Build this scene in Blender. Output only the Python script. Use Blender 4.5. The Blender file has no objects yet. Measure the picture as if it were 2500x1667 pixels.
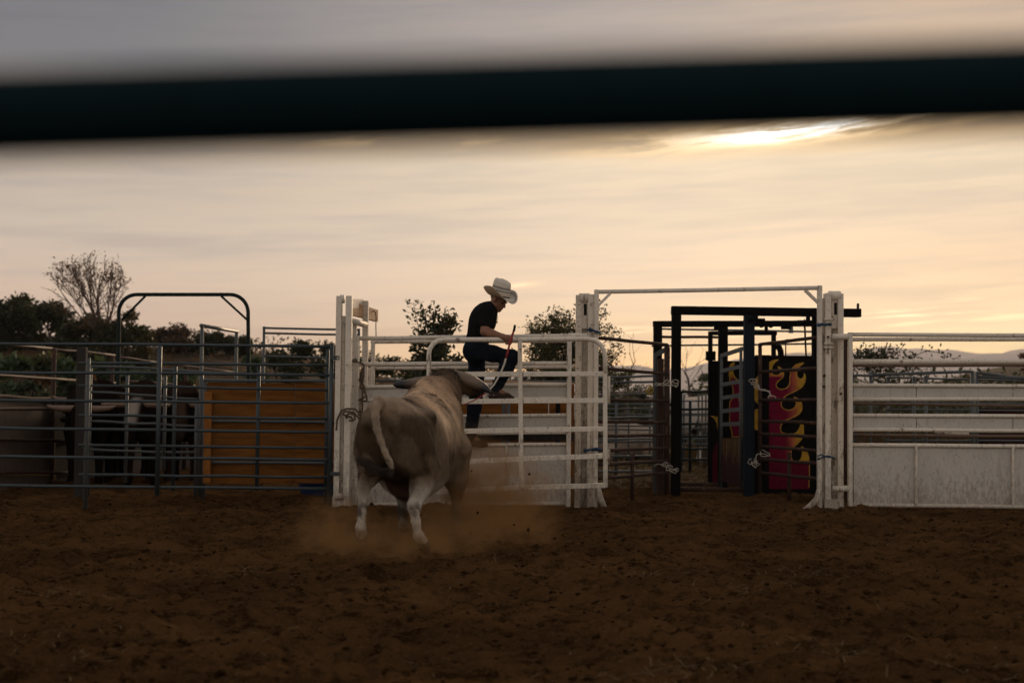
import bpy, bmesh, math, random
import numpy as np
from mathutils import Vector, Matrix
R = math.radians
sc = bpy.context.scene
COL = sc.collection
# ------------------------------------------------------------------ camera
CAM_H = 1.15
FPX = 3472.0                                   # focal length in pixels of the 2500 px wide photograph
cam_d = bpy.data.cameras.new('camera')
cam = bpy.data.objects.new('camera', cam_d); COL.objects.link(cam)
cam_d.sensor_width = 36.0
cam_d.lens = FPX / 2500.0 * 36.0
cam_d.clip_start = 0.05; cam_d.clip_end = 20000
PITCH, ROLL = math.atan(141.5 / FPX), R(0.55)
CAM_R = Matrix.Rotation(R(90) + PITCH, 3, 'X') @ Matrix.Rotation(ROLL, 3, 'Z')
cam.matrix_world = Matrix.Translation((0, 0, CAM_H)) @ CAM_R.to_4x4()
cam_d.dof.use_dof = True
cam_d.dof.focus_distance = 13.0
cam_d.dof.aperture_fstop = cam_d.lens / 1000.0 / 0.021
sc.camera = cam
# ------------------------------------------------------------------ sky and sun
SUN_AZ, SUN_EL = R(9.9), R(10.5)
class NT:
    """small helper for node trees"""
    def __init__(s, tree): s.t = tree; tree.nodes.clear()
    def n(s, typ, ins=None, **kw):
        nd = s.t.nodes.new(typ)
        for k, v in kw.items(): setattr(nd, k, v)
        for k, v in (ins or {}).items():
            sk = nd.inputs[k]
            if isinstance(v, bpy.types.NodeSocket): s.t.links.new(v, sk)
            elif isinstance(v, bpy.types.Node): s.t.links.new(v.outputs[0], sk)
            else: sk.default_value = v
        return nd
    def m(s, op, a, b=0.0, c=None, clamp=False):
        ins = {0: a, 1: b}
        if c is not None: ins[2] = c
        return s.n('ShaderNodeMath', ins, operation=op, use_clamp=clamp).outputs[0]
    def ramp(s, fac, stops, interp='LINEAR'):
        nd = s.n('ShaderNodeValToRGB', {0: fac}); cr = nd.color_ramp; cr.interpolation = interp
        while len(cr.elements) > 1: cr.elements.remove(cr.elements[-1])
        cr.elements[0].position = stops[0][0]; cr.elements[0].color = tuple(stops[0][1]) + (1,)
        for p, c in stops[1:]:
            e = cr.elements.new(p); e.color = tuple(c) + (1,)
        return nd.outputs[0]
    def mix(s, f, a, b, bt='MIX'):
        nd = s.n('ShaderNodeMix', data_type='RGBA', blend_type=bt)
        for k, v in ((0, f), (6, a), (7, b)):
            if isinstance(v, bpy.types.NodeSocket): s.t.links.new(v, nd.inputs[k])
            elif isinstance(v, (int, float)): nd.inputs[k].default_value = v
            else: nd.inputs[k].default_value = tuple(v) + (1,) if len(v) == 3 else v
        return nd.outputs[2]
    def sm(s, v, a, b):                                   # smoothstep a..b
        nd = s.n('ShaderNodeMapRange', {0: v, 1: a, 2: b, 3: 0.0, 4: 1.0}, interpolation_type='SMOOTHSTEP')
        return nd.outputs[0]
    def gauss(s, v, c, sig):
        d = s.m('DIVIDE', s.m('SUBTRACT', v, c), sig)
        return s.m('EXPONENT', s.m('MULTIPLY', s.m('MULTIPLY', d, d), -1.0))
world = bpy.data.worlds.new('World'); sc.world = world; world.use_nodes = True
w = NT(world.node_tree)
tc = w.n('ShaderNodeTexCoord')
sep = w.n('ShaderNodeSeparateXYZ', {0: tc.outputs['Generated']})
el = w.m('MULTIPLY', w.m('ARCSINE', sep.outputs[2]), 180 / math.pi)
az = w.m('MULTIPLY', w.m('ARCTAN2', sep.outputs[0], sep.outputs[1]), 180 / math.pi)
def wnoise(sa, se, tilt, detail, seed, rough=.55):
    v = w.n('ShaderNodeCombineXYZ', {0: w.m('MULTIPLY', az, sa), 1: w.m('MULTIPLY', w.m('ADD', el, w.m('MULTIPLY', az, tilt)), se), 2: seed})
    return w.n('ShaderNodeTexNoise', {'Vector': v, 'Scale': 1.0, 'Detail': detail, 'Roughness': rough}).outputs[0]
n_big = wnoise(.05, .45, -.035, 3, 1.3)
n_str = wnoise(.10, 1.5, -.045, 6, 7.7, .62)
n_edge = wnoise(.5, 1.6, -.06, 5, 3.1, .6)
elw = w.m('ADD', el, w.m('MULTIPLY', w.m('SUBTRACT', n_big, .5), 2.6))
e9 = w.m('DIVIDE', elw, 40.0, clamp=True)
def st(*a): return [(x / 40.0, c) for x, c in a]
left = w.ramp(e9, st((0, (.66, .40, .28)), (2.5, (.66, .45, .34)), (4.5, (.56, .43, .345)), (6.5, (.455, .385, .32)), (9, (.405, .335, .275)), (10.3, (.42, .31, .21)), (11.3, (.22, .19, .18)), (13, (.062, .078, .104)), (20, (.10, .11, .13)), (40, (.28, .265, .26))))
mid = w.ramp(e9, st((0, (2.2, 1.0, .25)), (1.5, (1.75, 1.05, .40)), (2.5, (1.2, .80, .42)), (3.6, (.90, .66, .44)), (4.6, (.74, .56, .42)), (6.5, (.60, .485, .385)), (9.6, (.55, .455, .345)), (10.6, (.50, .33, .18)), (11.6, (.29, .225, .20)), (13.5, (.215, .192, .198)), (20, (.19, .185, .195)), (40, (.28, .265, .26))))
right = w.ramp(e9, st((0, (2.6, 1.45, .28)), (1.5, (2.4, 1.65, .55)), (3.0, (1.5, 1.15, .62)), (4.2, (.97, .69, .41)), (5.5, (.79, .56, .37)), (7.5, (.62, .485, .355)), (9.6, (.68, .545, .37)), (10.8, (.62, .41, .22)), (12, (.43, .315, .23)), (14.5, (.385, .275, .20)), (20, (.24, .215, .20)), (40, (.28, .265, .26))))
far = w.ramp(e9, st((0, (.60, .52, .43)), (8, (.575, .505, .425)), (20, (.45, .41, .365)), (40, (.28, .265, .26))))  # unseen sky behind the viewer, brightened to light the white fronts
f1 = w.sm(az, -16.0, 3.0); f2 = w.sm(az, 2.0, 22.0)
colr = w.mix(f2, w.mix(f1, left, mid), right)
dsun = w.m('ABSOLUTE', w.m('SUBTRACT', az, 10.0))
# azimuth wraps behind the viewer; both sides fall to the same brightened sky there
colr = w.mix(w.sm(dsun, 32.0, 85.0), colr, far)
colr = w.mix(w.m('MULTIPLY', w.sm(n_str, .42, .72), w.m('MULTIPLY', w.sm(el, 2.0, 5.0), .55)), colr, w.mix(1.0, colr, (1.16, 1.10, .98), 'MULTIPLY'))
colr = w.mix(w.m('MULTIPLY', w.sm(n_str, .58, .30), .8), colr, w.mix(1.0, colr, (.72, .75, .83), 'MULTIPLY'))
# the cloud edge with the sun behind it, broken into slanting fibres, and low bright streaks
ua = w.m('SUBTRACT', az, 9.9)
elt = w.m('SUBTRACT', el, w.m('MULTIPLY', ua, .075))
def fib(sa, st_, tilt, seed):
    v = w.n('ShaderNodeCombineXYZ', {0: w.m('MULTIPLY', az, sa), 1: w.m('MULTIPLY', w.m('SUBTRACT', el, w.m('MULTIPLY', az, tilt)), st_), 2: seed})
    return w.n('ShaderNodeTexNoise', {'Vector': v, 'Scale': 1.0, 'Detail': 4.0, 'Roughness': .55, 'Distortion': .3}).outputs[0]
fb = fib(.38, 3.4, .13, 4.4); fb2 = fib(.25, 4.0, .06, 9.1)
g = w.m('MULTIPLY', w.m('MULTIPLY', w.gauss(az, 11.6, 5.6), w.gauss(elt, 10.62, .44)), w.sm(fb, .36, .60))
g2 = w.m('MULTIPLY', w.m('MULTIPLY', w.gauss(az, 11.2, 2.2), w.gauss(elt, 10.48, .28)), w.sm(fb, .18, .46))
g3 = w.m('MULTIPLY', w.m('MULTIPLY', w.gauss(az, -6.0, 6.5), w.gauss(el, 10.30, .24)), w.sm(fb, .50, .70))
g4 = w.m('MULTIPLY', w.m('MULTIPLY', w.gauss(az, 17.0, 7.5), w.gauss(elt, 2.95, .42)), w.sm(fb2, .50, .64))
g5 = w.m('MULTIPLY', w.gauss(w.m('ADD', az, w.m('MULTIPLY', n_edge, 1.5)), .9, .75), w.gauss(w.m('SUBTRACT', el, w.m('MULTIPLY', az, .10)), 4.58, .085))
g6 = w.m('MULTIPLY', w.m('MULTIPLY', w.gauss(az, 5.5, 3.5), w.gauss(el, 2.75, .35)), w.sm(fb2, .50, .62))
add = w.m('ADD', w.m('ADD', w.m('MULTIPLY', g, 2.6), w.m('MULTIPLY', g2, 2.0)), w.m('ADD', w.m('MULTIPLY', g3, .7), w.m('ADD', w.m('MULTIPLY', w.m('ADD', g4, g6), 1.1), w.m('MULTIPLY', g5, .55))))
glow = w.n('ShaderNodeCombineXYZ', {0: add, 1: w.m('MULTIPLY', add, w.m('ADD', .60, w.m('MULTIPLY', add, .14))), 2: w.m('MULTIPLY', add, w.m('ADD', .16, w.m('MULTIPLY', add, .28)))}).outputs[0]
tot = w.n('ShaderNodeVectorMath', {0: colr, 1: glow}, operation='ADD').outputs[0]
cl10 = w.n('ShaderNodeVectorMath', {0: tot, 'Scale': 10.0}, operation='SCALE').outputs[0]
nis = w.n('ShaderNodeTexSky', sky_type='NISHITA', sun_disc=False, sun_elevation=SUN_EL, sun_rotation=SUN_AZ, altitude=200.0)
skyc = w.mix(.93, nis.outputs[0], cl10)                 # overcast: the clear sky shows only faintly through the cloud
bg = w.n('ShaderNodeBackground', {0: skyc, 1: 0.1})
w.n('ShaderNodeOutputWorld', {0: bg.outputs[0]})
sun_d = bpy.data.lights.new('sun', 'SUN'); sun = bpy.data.objects.new('sun', sun_d); COL.objects.link(sun)
sun_d.energy = 1.4; sun_d.angle = R(14); sun_d.color = (1.0, .72, .45)
to_sun = Vector((math.sin(SUN_AZ) * math.cos(SUN_EL), math.cos(SUN_AZ) * math.cos(SUN_EL), math.sin(SUN_EL)))
sun.rotation_euler = to_sun.to_track_quat('Z', 'Y').to_euler()
sun.location = to_sun * 50
vs = sc.view_settings
sc.display_settings.display_device = 'sRGB'
vs.view_transform = 'Standard'; vs.look = 'None'; vs.gamma = 1.0; vs.use_curve_mapping = False; vs.exposure = 0.5
sc.render.engine = 'CYCLES'
sc.cycles.use_denoising = True
sc.cycles.max_bounces = 6; sc.cycles.diffuse_bounces = 3; sc.cycles.volume_bounces = 1; sc.cycles.transparent_max_bounces = 6
sc.cycles.volume_step_rate = 1.0; sc.cycles.volume_max_steps = 128
# ------------------------------------------------------------------ measuring helpers
C0 = (0, 0, 1.0)
C1 = (0, 600, 2.3753); C2 = (780, 850, 2.958); C3 = (1080, 660, 3.408); C4 = (1380, 680, 2.704)
C5 = (1900, 700, 2.613); C6 = (780, 660, 2.613); C7 = (1080, 780, 3.267); C8 = (0, 880, 4.127)
C9 = (1440, 860, 3.919); C10 = (1700, 840, 3.7325); C11 = (1380, 690, 5.6); C12 = (1180, 670, 14.25); C13 = (0, 600, 4.356)
def px(c, x, y): return c[0] + x / c[2], c[1] + y / c[2]
def ray(x, y): return CAM_R @ Vector(((x - 1250) / FPX, (833.5 - y) / FPX, -1.0))
def P(x, y, Y):
    d = ray(x, y); s = Y / d.y
    return Vector((d.x * s, Y, CAM_H + d.z * s))
def PT(c, x, y, Y): return P(*px(c, x, y), Y)
def GY(x, y):                                             # depth of the ground under a pixel
    d = ray(x, y); return -CAM_H / d.z * d.y
# ------------------------------------------------------------------ object helpers
def tag(o, label=None, cat=None, group=None, kind=None):
    if label: o['label'] = label
    if cat: o['category'] = cat
    if group: o['group'] = group
    if kind: o['kind'] = kind
    return o
def thing(name, label, cat, loc=(0, 0, 0), rotz=0.0, group=None):
    o = bpy.data.objects.new(name, None); COL.objects.link(o)
    o.empty_display_size = .2
    o.location = loc; o.rotation_euler = (0, 0, rotz)
    return tag(o, label, cat, group)
class MB:
    """collects vertices and faces of ONE mesh object"""
    def __init__(s): s.v = []; s.f = []; s.c = None
    def tube(s, path, rad, n=8, cap=True):
        path = [Vector(p) for p in path]; k = len(path)
        rad = [rad] * k if isinstance(rad, (int, float)) else rad
        b0 = len(s.v); ref = None
        for i, p in enumerate(path):
            t = (path[min(i + 1, k - 1)] - path[max(i - 1, 0)])
            t = t.normalized() if t.length > 1e-9 else Vector((0, 0, 1))
            if ref is None:
                ref = Vector((0, 0, 1)) if abs(t.z) < .9 else Vector((0, 1, 0))
            a = (ref - t * ref.dot(t)).normalized(); b = t.cross(a); ref = a
            for j in range(n):
                th = 2 * math.pi * (j + .5) / n
                s.v.append(p + (a * math.cos(th) + b * math.sin(th)) * rad[i])
        for i in range(k - 1):
            for j in range(n):
                q = b0 + i * n + j; q2 = b0 + i * n + (j + 1) % n
                s.f.append((q, q2, q2 + n, q + n))
        if cap:
            s.f.append(tuple(b0 + j for j in reversed(range(n)))); s.f.append(tuple(b0 + (k - 1) * n + j for j in range(n)))
        return s
    def box(s, c, size, ax=None):
        c = Vector(c); ax = ax or (Vector((1, 0, 0)), Vector((0, 1, 0)), Vector((0, 0, 1)))
        b0 = len(s.v)
        for sx in (-.5, .5):
            for sy in (-.5, .5):
                for sz in (-.5, .5):
                    s.v.append(c + ax[0] * size[0] * sx + ax[1] * size[1] * sy + ax[2] * size[2] * sz)
        for q in ((0, 1, 3, 2), (4, 6, 7, 5), (0, 4, 5, 1), (2, 3, 7, 6), (0, 2, 6, 4), (1, 5, 7, 3)):
            s.f.append(tuple(b0 + i for i in q))
        return s
    def beam(s, a, b, w_, d_, up=(0, 0, 1)):              # square bar from a to b, w_ across, d_ along 'up'
        a, b = Vector(a), Vector(b); t = (b - a); L = t.length; t.normalize()
        up = Vector(up)
        if abs(t.dot(up)) > .95: up = Vector((0, 1, 0))
        u = (up - t * up.dot(t)).normalized(); r = t.cross(u)
        return s.box((a + b) / 2, (L, w_, d_), (t, r, u))
    def prism(s, poly, off):                               # polygon (list of Vectors) extruded by the vector off
        b0 = len(s.v); n = len(poly); off = Vector(off)
        s.v += [Vector(p) for p in poly] + [Vector(p) + off for p in poly]
        s.f.append(tuple(b0 + i for i in range(n))); s.f.append(tuple(b0 + n + i for i in reversed(range(n))))
        for i in range(n):
            j = (i + 1) % n; s.f.append((b0 + j, b0 + i, b0 + n + i, b0 + n + j))
        return s
    def build(s, name, mat, parent=None, smooth=False, local=False, colors=None, bevel=0.0):
        me = bpy.data.meshes.new(name)
        off = Vector((0, 0, 0)) if (parent is None or local) else parent_off(parent)
        vv = np.array([tuple(p) for p in s.v], dtype=np.float64) if not isinstance(s.v, np.ndarray) else s.v
        vv = vv - np.array(off)
        me.from_pydata(vv.tolist(), [], s.f if isinstance(s.f, list) else s.f.tolist())
        return finish(me, name, mat, parent, smooth, colors, bevel)
def parent_off(p):
    o = Vector(p.location)
    while p.parent is not None:
        p = p.parent; o = o + Vector(p.location)
    return o
def finish(me, name, mat, parent, smooth=False, colors=None, bevel=0.0):
    me.update()
    if bevel > 0:
        bm = bmesh.new(); bm.from_mesh(me)
        bmesh.ops.bevel(bm, geom=bm.edges[:], offset=bevel, segments=1, affect='EDGES')
        bm.to_mesh(me); bm.free()
    if colors is not None:
        ca = me.color_attributes.new('col', 'FLOAT_COLOR', 'POINT')
        c4 = np.ones((len(me.vertices), 4), dtype=np.float32); c4[:, :3] = colors
        ca.data.foreach_set('color', c4.ravel())
    if smooth: me.polygons.foreach_set('use_smooth', [True] * len(me.polygons))
    o = bpy.data.objects.new(name, me); COL.objects.link(o)
    if mat: me.materials.append(mat)
    if parent is not None: o.parent = parent
    return o
def mesh_np(name, V, F, mat, parent=None, smooth=False, colors=None, local=False):
    """fast mesh from numpy arrays; all faces have the same number of corners"""
    me = bpy.data.meshes.new(name)
    n, k = len(F), F.shape[1]
    if parent is not None and not local: V = V - np.array(parent_off(parent))
    me.vertices.add(len(V)); me.vertices.foreach_set('co', np.ascontiguousarray(V, dtype=np.float32).ravel())
    me.loops.add(n * k); me.loops.foreach_set('vertex_index', np.ascontiguousarray(F, dtype=np.int32).ravel())
    me.polygons.add(n); me.polygons.foreach_set('loop_start', np.arange(0, n * k, k, dtype=np.int32))
    me.update(calc_edges=True); me.validate()
    return finish(me, name, mat, parent, smooth, colors)
RNG = random.Random(11)
def wobble(a, b, amp=.004, n=5, rng=RNG):                 # a pipe that has taken some knocks
    a, b = Vector(a), Vector(b); out = []
    for i in range(n + 1):
        t = i / n; p = a.lerp(b, t)
        if 0 < i < n: p = p + Vector((0, rng.uniform(-amp, amp), rng.uniform(-amp, amp)))
        out.append(p)
    return out
def rail(parent, a, b, r, mat, amp=.004, name='rail', n=8):
    return MB().tube(wobble(a, b, amp), r, n).build(name, mat, parent, smooth=True)
def post(parent, c, x, ytop, Y, r, mat, name='post', zbot=-.03, ymid=None):
    xs, ys = px(c, x, ytop); top = P(xs, ys, Y)
    q = P(xs, 1000, Y) if ymid is None else P(xs, ymid, Y)
    return MB().tube([(q.x, Y, zbot), (q.x, Y, (zbot + top.z) / 2), (q.x, Y, top.z)], r, 8).build(name, mat, parent, smooth=True)
def qpost(parent, c, x0, x1, ytop, Y, depth, mat, name='post', zbot=-.03, yref=1000):
    a = P(px(c, x0, 0)[0], yref, Y); b = P(px(c, x1, 0)[0], yref, Y); top = P(*px(c, x0, ytop), Y).z
    return MB().box(((a.x + b.x) / 2, Y + depth / 2, (zbot + top) / 2), (b.x - a.x, depth, top - zbot)).build(name, mat, parent, bevel=.004)
# ------------------------------------------------------------------ value noise
def _hash(ix, iy, seed):
    h = (ix.astype(np.int64) * 374761393 + iy.astype(np.int64) * 668265263 + seed * 1442695041) & 0xFFFFFFFF
    h = ((h ^ (h >> 13)) * 1274126177) & 0xFFFFFFFF
    return ((h ^ (h >> 16)) & 0xFFFF) / 65535.0
def vnoise(x, y, seed=0):
    ix = np.floor(x); iy = np.floor(y); fx = x - ix; fy = y - iy
    fx = fx * fx * (3 - 2 * fx); fy = fy * fy * (3 - 2 * fy)
    a = _hash(ix, iy, seed); b = _hash(ix + 1, iy, seed); c = _hash(ix, iy + 1, seed); d = _hash(ix + 1, iy + 1, seed)
    return (a * (1 - fx) + b * fx) * (1 - fy) + (c * (1 - fx) + d * fx) * fy - .5
def fbm(x, y, octs, seed=0, gain=.5):
    o = 0; a = 1.0
    for k in range(octs): o = o + a * vnoise(x * 2 ** k, y * 2 ** k, seed + k * 17); a *= gain
    return o
# ------------------------------------------------------------------ materials
def new_mat(name):
    m = bpy.data.materials.new(name); m.use_nodes = True
    return m, NT(m.node_tree)
def pr(t, col, rough=.7, metal=0.0, normal=None, spec=.5, **kw):
    ins = {'Base Color': col, 'Roughness': rough, 'Metallic': metal, 'Specular IOR Level': spec}
    if normal is not None: ins['Normal'] = normal
    ins.update(kw)
    b = t.n('ShaderNodeBsdfPrincipled', ins)
    t.n('ShaderNodeOutputMaterial', {0: b.outputs[0]})
    return b
def rgb(c): return tuple(c) + (1.0,)
def noise(t, vec, scale, detail=3, rough=.55):
    return t.n('ShaderNodeTexNoise', {'Vector': vec, 'Scale': scale, 'Detail': detail, 'Roughness': rough}).outputs[0]
def pos(t): return t.n('ShaderNodeNewGeometry').outputs['Position']
def painted(name, c1, c2, rust, thr=.62, rough=.55, metal=0.0, mud=0.0, mudz=.5, spec=.5, scale=1.0, runs=0.0):
    """weathered paint: tone changes, chips to rust, mud spattered up from the ground"""
    m, t = new_mat(name); p = pos(t)
    sp = t.n('ShaderNodeMapping', {0: p, 3: (1, 1, .35)}).outputs[0]
    base = t.mix(noise(t, sp, 5 * scale, 4), c1, c2)
    base = t.mix(t.m('MULTIPLY', t.sm(noise(t, sp, 60 * scale, 3), .5, .75), .35), base, tuple(x * .6 for x in c2))
    chips = t.sm(noise(t, p, 38 * scale, 4, .65), thr, thr + .05)
    big = t.sm(noise(t, sp, 9 * scale, 5, .7), thr - .02, thr + .05)
    base = t.mix(t.m('MAXIMUM', t.m('MULTIPLY', chips, .85), t.m('MULTIPLY', big, .8)), base, rust)
    if runs > 0:                                          # rust weeping down from joints and bolts
        rp = t.n('ShaderNodeMapping', {0: p, 3: (19, 19, 1.1)}).outputs[0]
        rk = t.m('MULTIPLY', t.sm(noise(t, rp, 1.0, 4, .6), .56, .74), t.sm(noise(t, p, 2.3, 3), .40, .62))
        base = t.mix(t.m('MULTIPLY', rk, runs), base, (.17, .095, .052))
        sc_ = t.sm(noise(t, t.n('ShaderNodeMapping', {0: p, 2: (0, .5, 0), 3: (60, 60, 9)}).outputs[0], 1.0, 3, .6), .68, .72)
        base = t.mix(t.m('MULTIPLY', sc_, .55), base, (.07, .045, .03))
    if mud > 0:
        z = t.n('ShaderNodeSeparateXYZ', {0: p}).outputs[2]
        up = t.m('SUBTRACT', 1.0, t.m('DIVIDE', z, mudz), clamp=True)
        k = t.m('MULTIPLY', t.sm(t.m('ADD', noise(t, sp, 30, 6, .75), t.m('MULTIPLY', up, .30)), .52, .85), mud)
        base = t.mix(k, base, (.10, .055, .028))
    bmp = t.n('ShaderNodeBump', {'Strength': .25, 'Distance': .004, 'Height': noise(t, p, 45, 4)})
    pr(t, base, rough, metal, bmp.outputs[0], spec)
    return m
def plain(name, c1, c2, scale=8, rough=.8, bump=.3, dist=.01, metal=0.0, spec=.4, stretch=(1, 1, 1)):
    m, t = new_mat(name); p = t.n('ShaderNodeMapping', {0: pos(t), 3: stretch}).outputs[0]
    nz = noise(t, p, scale, 5, .6)
    bmp = t.n('ShaderNodeBump', {'Strength': bump, 'Distance': dist, 'Height': nz})
    pr(t, t.mix(t.sm(nz, .3, .7), c1, c2), rough, metal, bmp.outputs[0], spec)
    return m
def vcol(name, rough=.8, n_amt=.35, scale=20, bump=.2, dist=.006, spec=.3, stretch=(1, 1, 1), sheen=0.0):
    """colour carried by the mesh (a coat, a painted pattern) broken up by fine noise"""
    m, t = new_mat(name)
    co = t.n('ShaderNodeMapping', {0: t.n('ShaderNodeTexCoord').outputs['Object'], 3: stretch}).outputs[0]
    a = t.n('ShaderNodeVertexColor', layer_name='col').outputs[0]
    nz = noise(t, co, scale, 5, .65)
    c = t.mix(t.m('MULTIPLY', t.sm(nz, .38, .72), n_amt), a, t.mix(1.0, a, (.35, .33, .32), 'MULTIPLY'))
    bmp = t.n('ShaderNodeBump', {'Strength': bump, 'Distance': dist, 'Height': nz})
    pr(t, c, rough, 0, bmp.outputs[0], spec, **({'Sheen Weight': sheen} if sheen else {}))
    return m
M = {}
M['white'] = painted('white_paint', (.80, .715, .61), (.62, .545, .455), (.10, .05, .028), .63, .5, mud=.5, mudz=.9, runs=.5)
M['white2'] = painted('old_white_paint', (.70, .62, .52), (.50, .43, .35), (.095, .05, .028), .60, .6, mud=.65, mudz=1.1, runs=.8)
M['sheet'] = painted('white_sheet_steel', (.56, .515, .465), (.44, .40, .355), (.09, .052, .032), .655, .6, mud=.5, mudz=.5, runs=.3)
M['blue'] = painted('blue_grey_pipe', (.040, .056, .064), (.026, .037, .043), (.035, .022, .014), .66, .46, metal=.2, spec=.5)
M['galv'] = painted('galvanised_pipe', (.085, .095, .098), (.055, .062, .064), (.045, .028, .018), .66, .5, metal=.2)
M['green'] = painted('green_pipe', (.008, .018, .018), (.005, .011, .011), (.05, .03, .02), .70, .6, spec=.15)
M['rusty'] = painted('rusty_brown_pipe', (.050, .026, .019), (.032, .017, .013), (.13, .065, .035), .60, .75, spec=.15)
M['rail_tan'] = painted('rusty_tan_rail', (.15, .098, .070), (.095, .06, .043), (.08, .04, .025), .58, .7)
M['black'] = painted('black_steel', (.0055, .005, .005), (.0035, .0035, .004), (.025, .014, .009), .68, .85, spec=.08)
M['bluesteel'] = painted('dark_blue_steel', (.010, .017, .026), (.007, .010, .014), (.05, .03, .02), .66, .7, spec=.12)
M['railfg'] = painted('dark_teal_rail', (.005, .019, .024), (.003, .011, .014), (.03, .02, .015), .7, .7, spec=.06)
M['steel_wall'] = painted('rusted_sheet', (.075, .048, .032), (.044, .026, .016), (.035, .018, .011), .54, .8)
M['timber'] = plain('grey_timber', (.03, .025, .021), (.015, .012, .01), 14, .9, .5, stretch=(1, 1, .12))
M['wood'] = plain('bare_wood', (.50, .30, .16), (.36, .20, .10), 22, .75, .3, stretch=(.15, .15, 1))
M['ply'] = plain('plywood', (.215, .086, .018), (.13, .047, .010), 9, .8, .2, spec=.1, stretch=(.35, 1, 2.2))
M['plyedge'] = plain('plywood_edge', (.30, .12, .028), (.22, .08, .018), 14, .8, .2, spec=.1)
M['rope'] = plain('rope', (.14, .095, .06), (.07, .045, .03), 90, .95, .6)
M['twine'] = plain('white_twine', (.55, .50, .43), (.40, .36, .3), 90, .95, .4)
M['bluestrap'] = plain('blue_strap', (.02, .06, .12), (.014, .035, .07), 60, .8, .4)
M['yellowrope'] = plain('yellow_rope', (.42, .30, .05), (.28, .19, .03), 90, .9, .4)
M['bluetub'] = plain('blue_plastic', (.01, .04, .16), (.008, .03, .11), 8, .5, .1)
M['straw'] = plain('straw', (.17, .115, .055), (.10, .068, .032), 30, .95, .2, spec=.05)
M['clod'] = plain('clod', (.050, .026, .011), (.018, .009, .004), 30, 1.0, .7, spec=0.0)
M['bark'] = plain('bark', (.055, .038, .028), (.03, .022, .017), 20, .95, .6, stretch=(1, 1, .2))
M['twig'] = plain('twig', (.11, .072, .052), (.07, .045, .034), 20, .95, .2)
M['paint'] = vcol('painted_flame', .8, .6, 14, .15, spec=.1)
M['coat'] = vcol('bull_coat', .85, .6, 15, .45, .009, .08, stretch=(1, 1, .6))
M['furmat'] = vcol('coat_hair', .8, .1, 20, .0, spec=.1)
M['hide'] = vcol('cattle_hide', .9, .3, 9, .3, .01, .0)
M['horn'] = vcol('horn', .45, .3, 30, .2, .003, .4, stretch=(.3, 1, 1))
M['hoof'] = plain('hoof', (.05, .042, .035), (.03, .025, .02), 30, .6, .3)
M['hair'] = plain('tail_hair', (.045, .03, .02), (.025, .016, .011), 60, .8, .2)
M['skin'] = plain('skin', (.23, .105, .062), (.18, .078, .045), 25, .55, .1, .002)
M['shirt'] = plain('black_cotton', (.010, .009, .010), (.007, .007, .008), 14, .95, .5, .012, spec=.05)
M['jeans'] = plain('dark_denim', (.010, .013, .020), (.006, .008, .013), 26, .95, .45, .01, spec=.05)
M['leather'] = plain('brown_leather', (.040, .018, .010), (.022, .010, .006), 30, .6, .3, spec=.2)
M['darkhair'] = plain('dark_hair', (.012, .009, .008), (.007, .006, .005), 60, .6, .3)
M['metal'] = plain('bright_metal', (.5, .48, .45), (.35, .33, .3), 40, .3, .1, metal=1.0)
M['red'] = plain('red_grip', (.34, .018, .02), (.22, .012, .014), 40, .5, .2)
M['eye'] = plain('eye', (.02, .015, .012), (.015, .01, .01), 10, .2, 0)
def leafmat(name, c1, c2, c3):
    m, t = new_mat(name)
    rnd = t.n('ShaderNodeNewGeometry').outputs['Random Per Island']
    big = noise(t, pos(t), 1.3, 3)
    c = t.mix(rnd, c1, c2)
    c = t.mix(t.m('MULTIPLY', t.sm(big, .5, .7), .6), c, c3)
    d = t.n('ShaderNodeBsdfPrincipled', {'Base Color': c, 'Roughness': .6, 'Specular IOR Level': .35})
    tr = t.n('ShaderNodeBsdfTranslucent', {0: t.mix(1.0, c, (1.5, 1.2, .6), 'MULTIPLY')})
    mx = t.n('ShaderNodeMixShader', {0: .3, 1: d.outputs[0], 2: tr.outputs[0]})
    t.n('ShaderNodeOutputMaterial', {0: mx.outputs[0]})
    return m
M['leaf_dark'] = leafmat('leaf_dark', (.024, .032, .014), (.042, .048, .020), (.05, .04, .02))
M['leaf_green'] = leafmat('leaf_green', (.040, .068, .036), (.066, .098, .050), (.085, .060, .022))
M['leaf_tree'] = leafmat('leaf_tree', (.040, .048, .018), (.075, .072, .024), (.085, .055, .018))
M['leaf_dry'] = leafmat('leaf_dry', (.10, .055, .028), (.14, .075, .035), (.09, .05, .025))
M['dryscrub'] = leafmat('dry_scrub', (.055, .036, .024), (.085, .052, .033), (.05, .036, .022))
# ================================================================== THE SETTING
def axis(dense_lo, dense_hi, step, lo, hi, grow=1.12):
    a = list(np.arange(dense_lo, dense_hi + step * .5, step)); s = step
    while a[-1] < hi: s *= grow; a.append(a[-1] + s)
    s = step; b = [a[0]]
    while b[-1] > lo: s *= grow; b.append(b[-1] - s)
    return np.array(list(reversed(b[1:])) + a)
def grid_faces(ny, nx):
    i = np.arange(ny - 1)[:, None] * nx + np.arange(nx - 1)[None, :]
    i = i.ravel()
    return np.stack([i, i + 1, i + 1 + nx, i + nx], 1)
def ground_h(X, Y):
    near = np.clip((40 - np.hypot(X, Y - 10)) / 25, 0, 1)
    rut = fbm(X * .9 + 3, Y * .9, 3, 5) * .060
    clump = fbm(X * 4.2, Y * 4.2, 3, 21); clump = np.sign(clump) * np.abs(clump) ** .8 * .044
    fine = fbm(X * 15, Y * 15, 3, 77) * .046
    pock = -np.clip(vnoise(X * 2.6 + 9, Y * 2.6 + 4, 91) - .16, 0, 1) * .13
    return (rut + clump + fine + pock) * near - .006
gx = axis(-5.6, 5.6, .024, -10500, 10500, 1.16)
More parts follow.
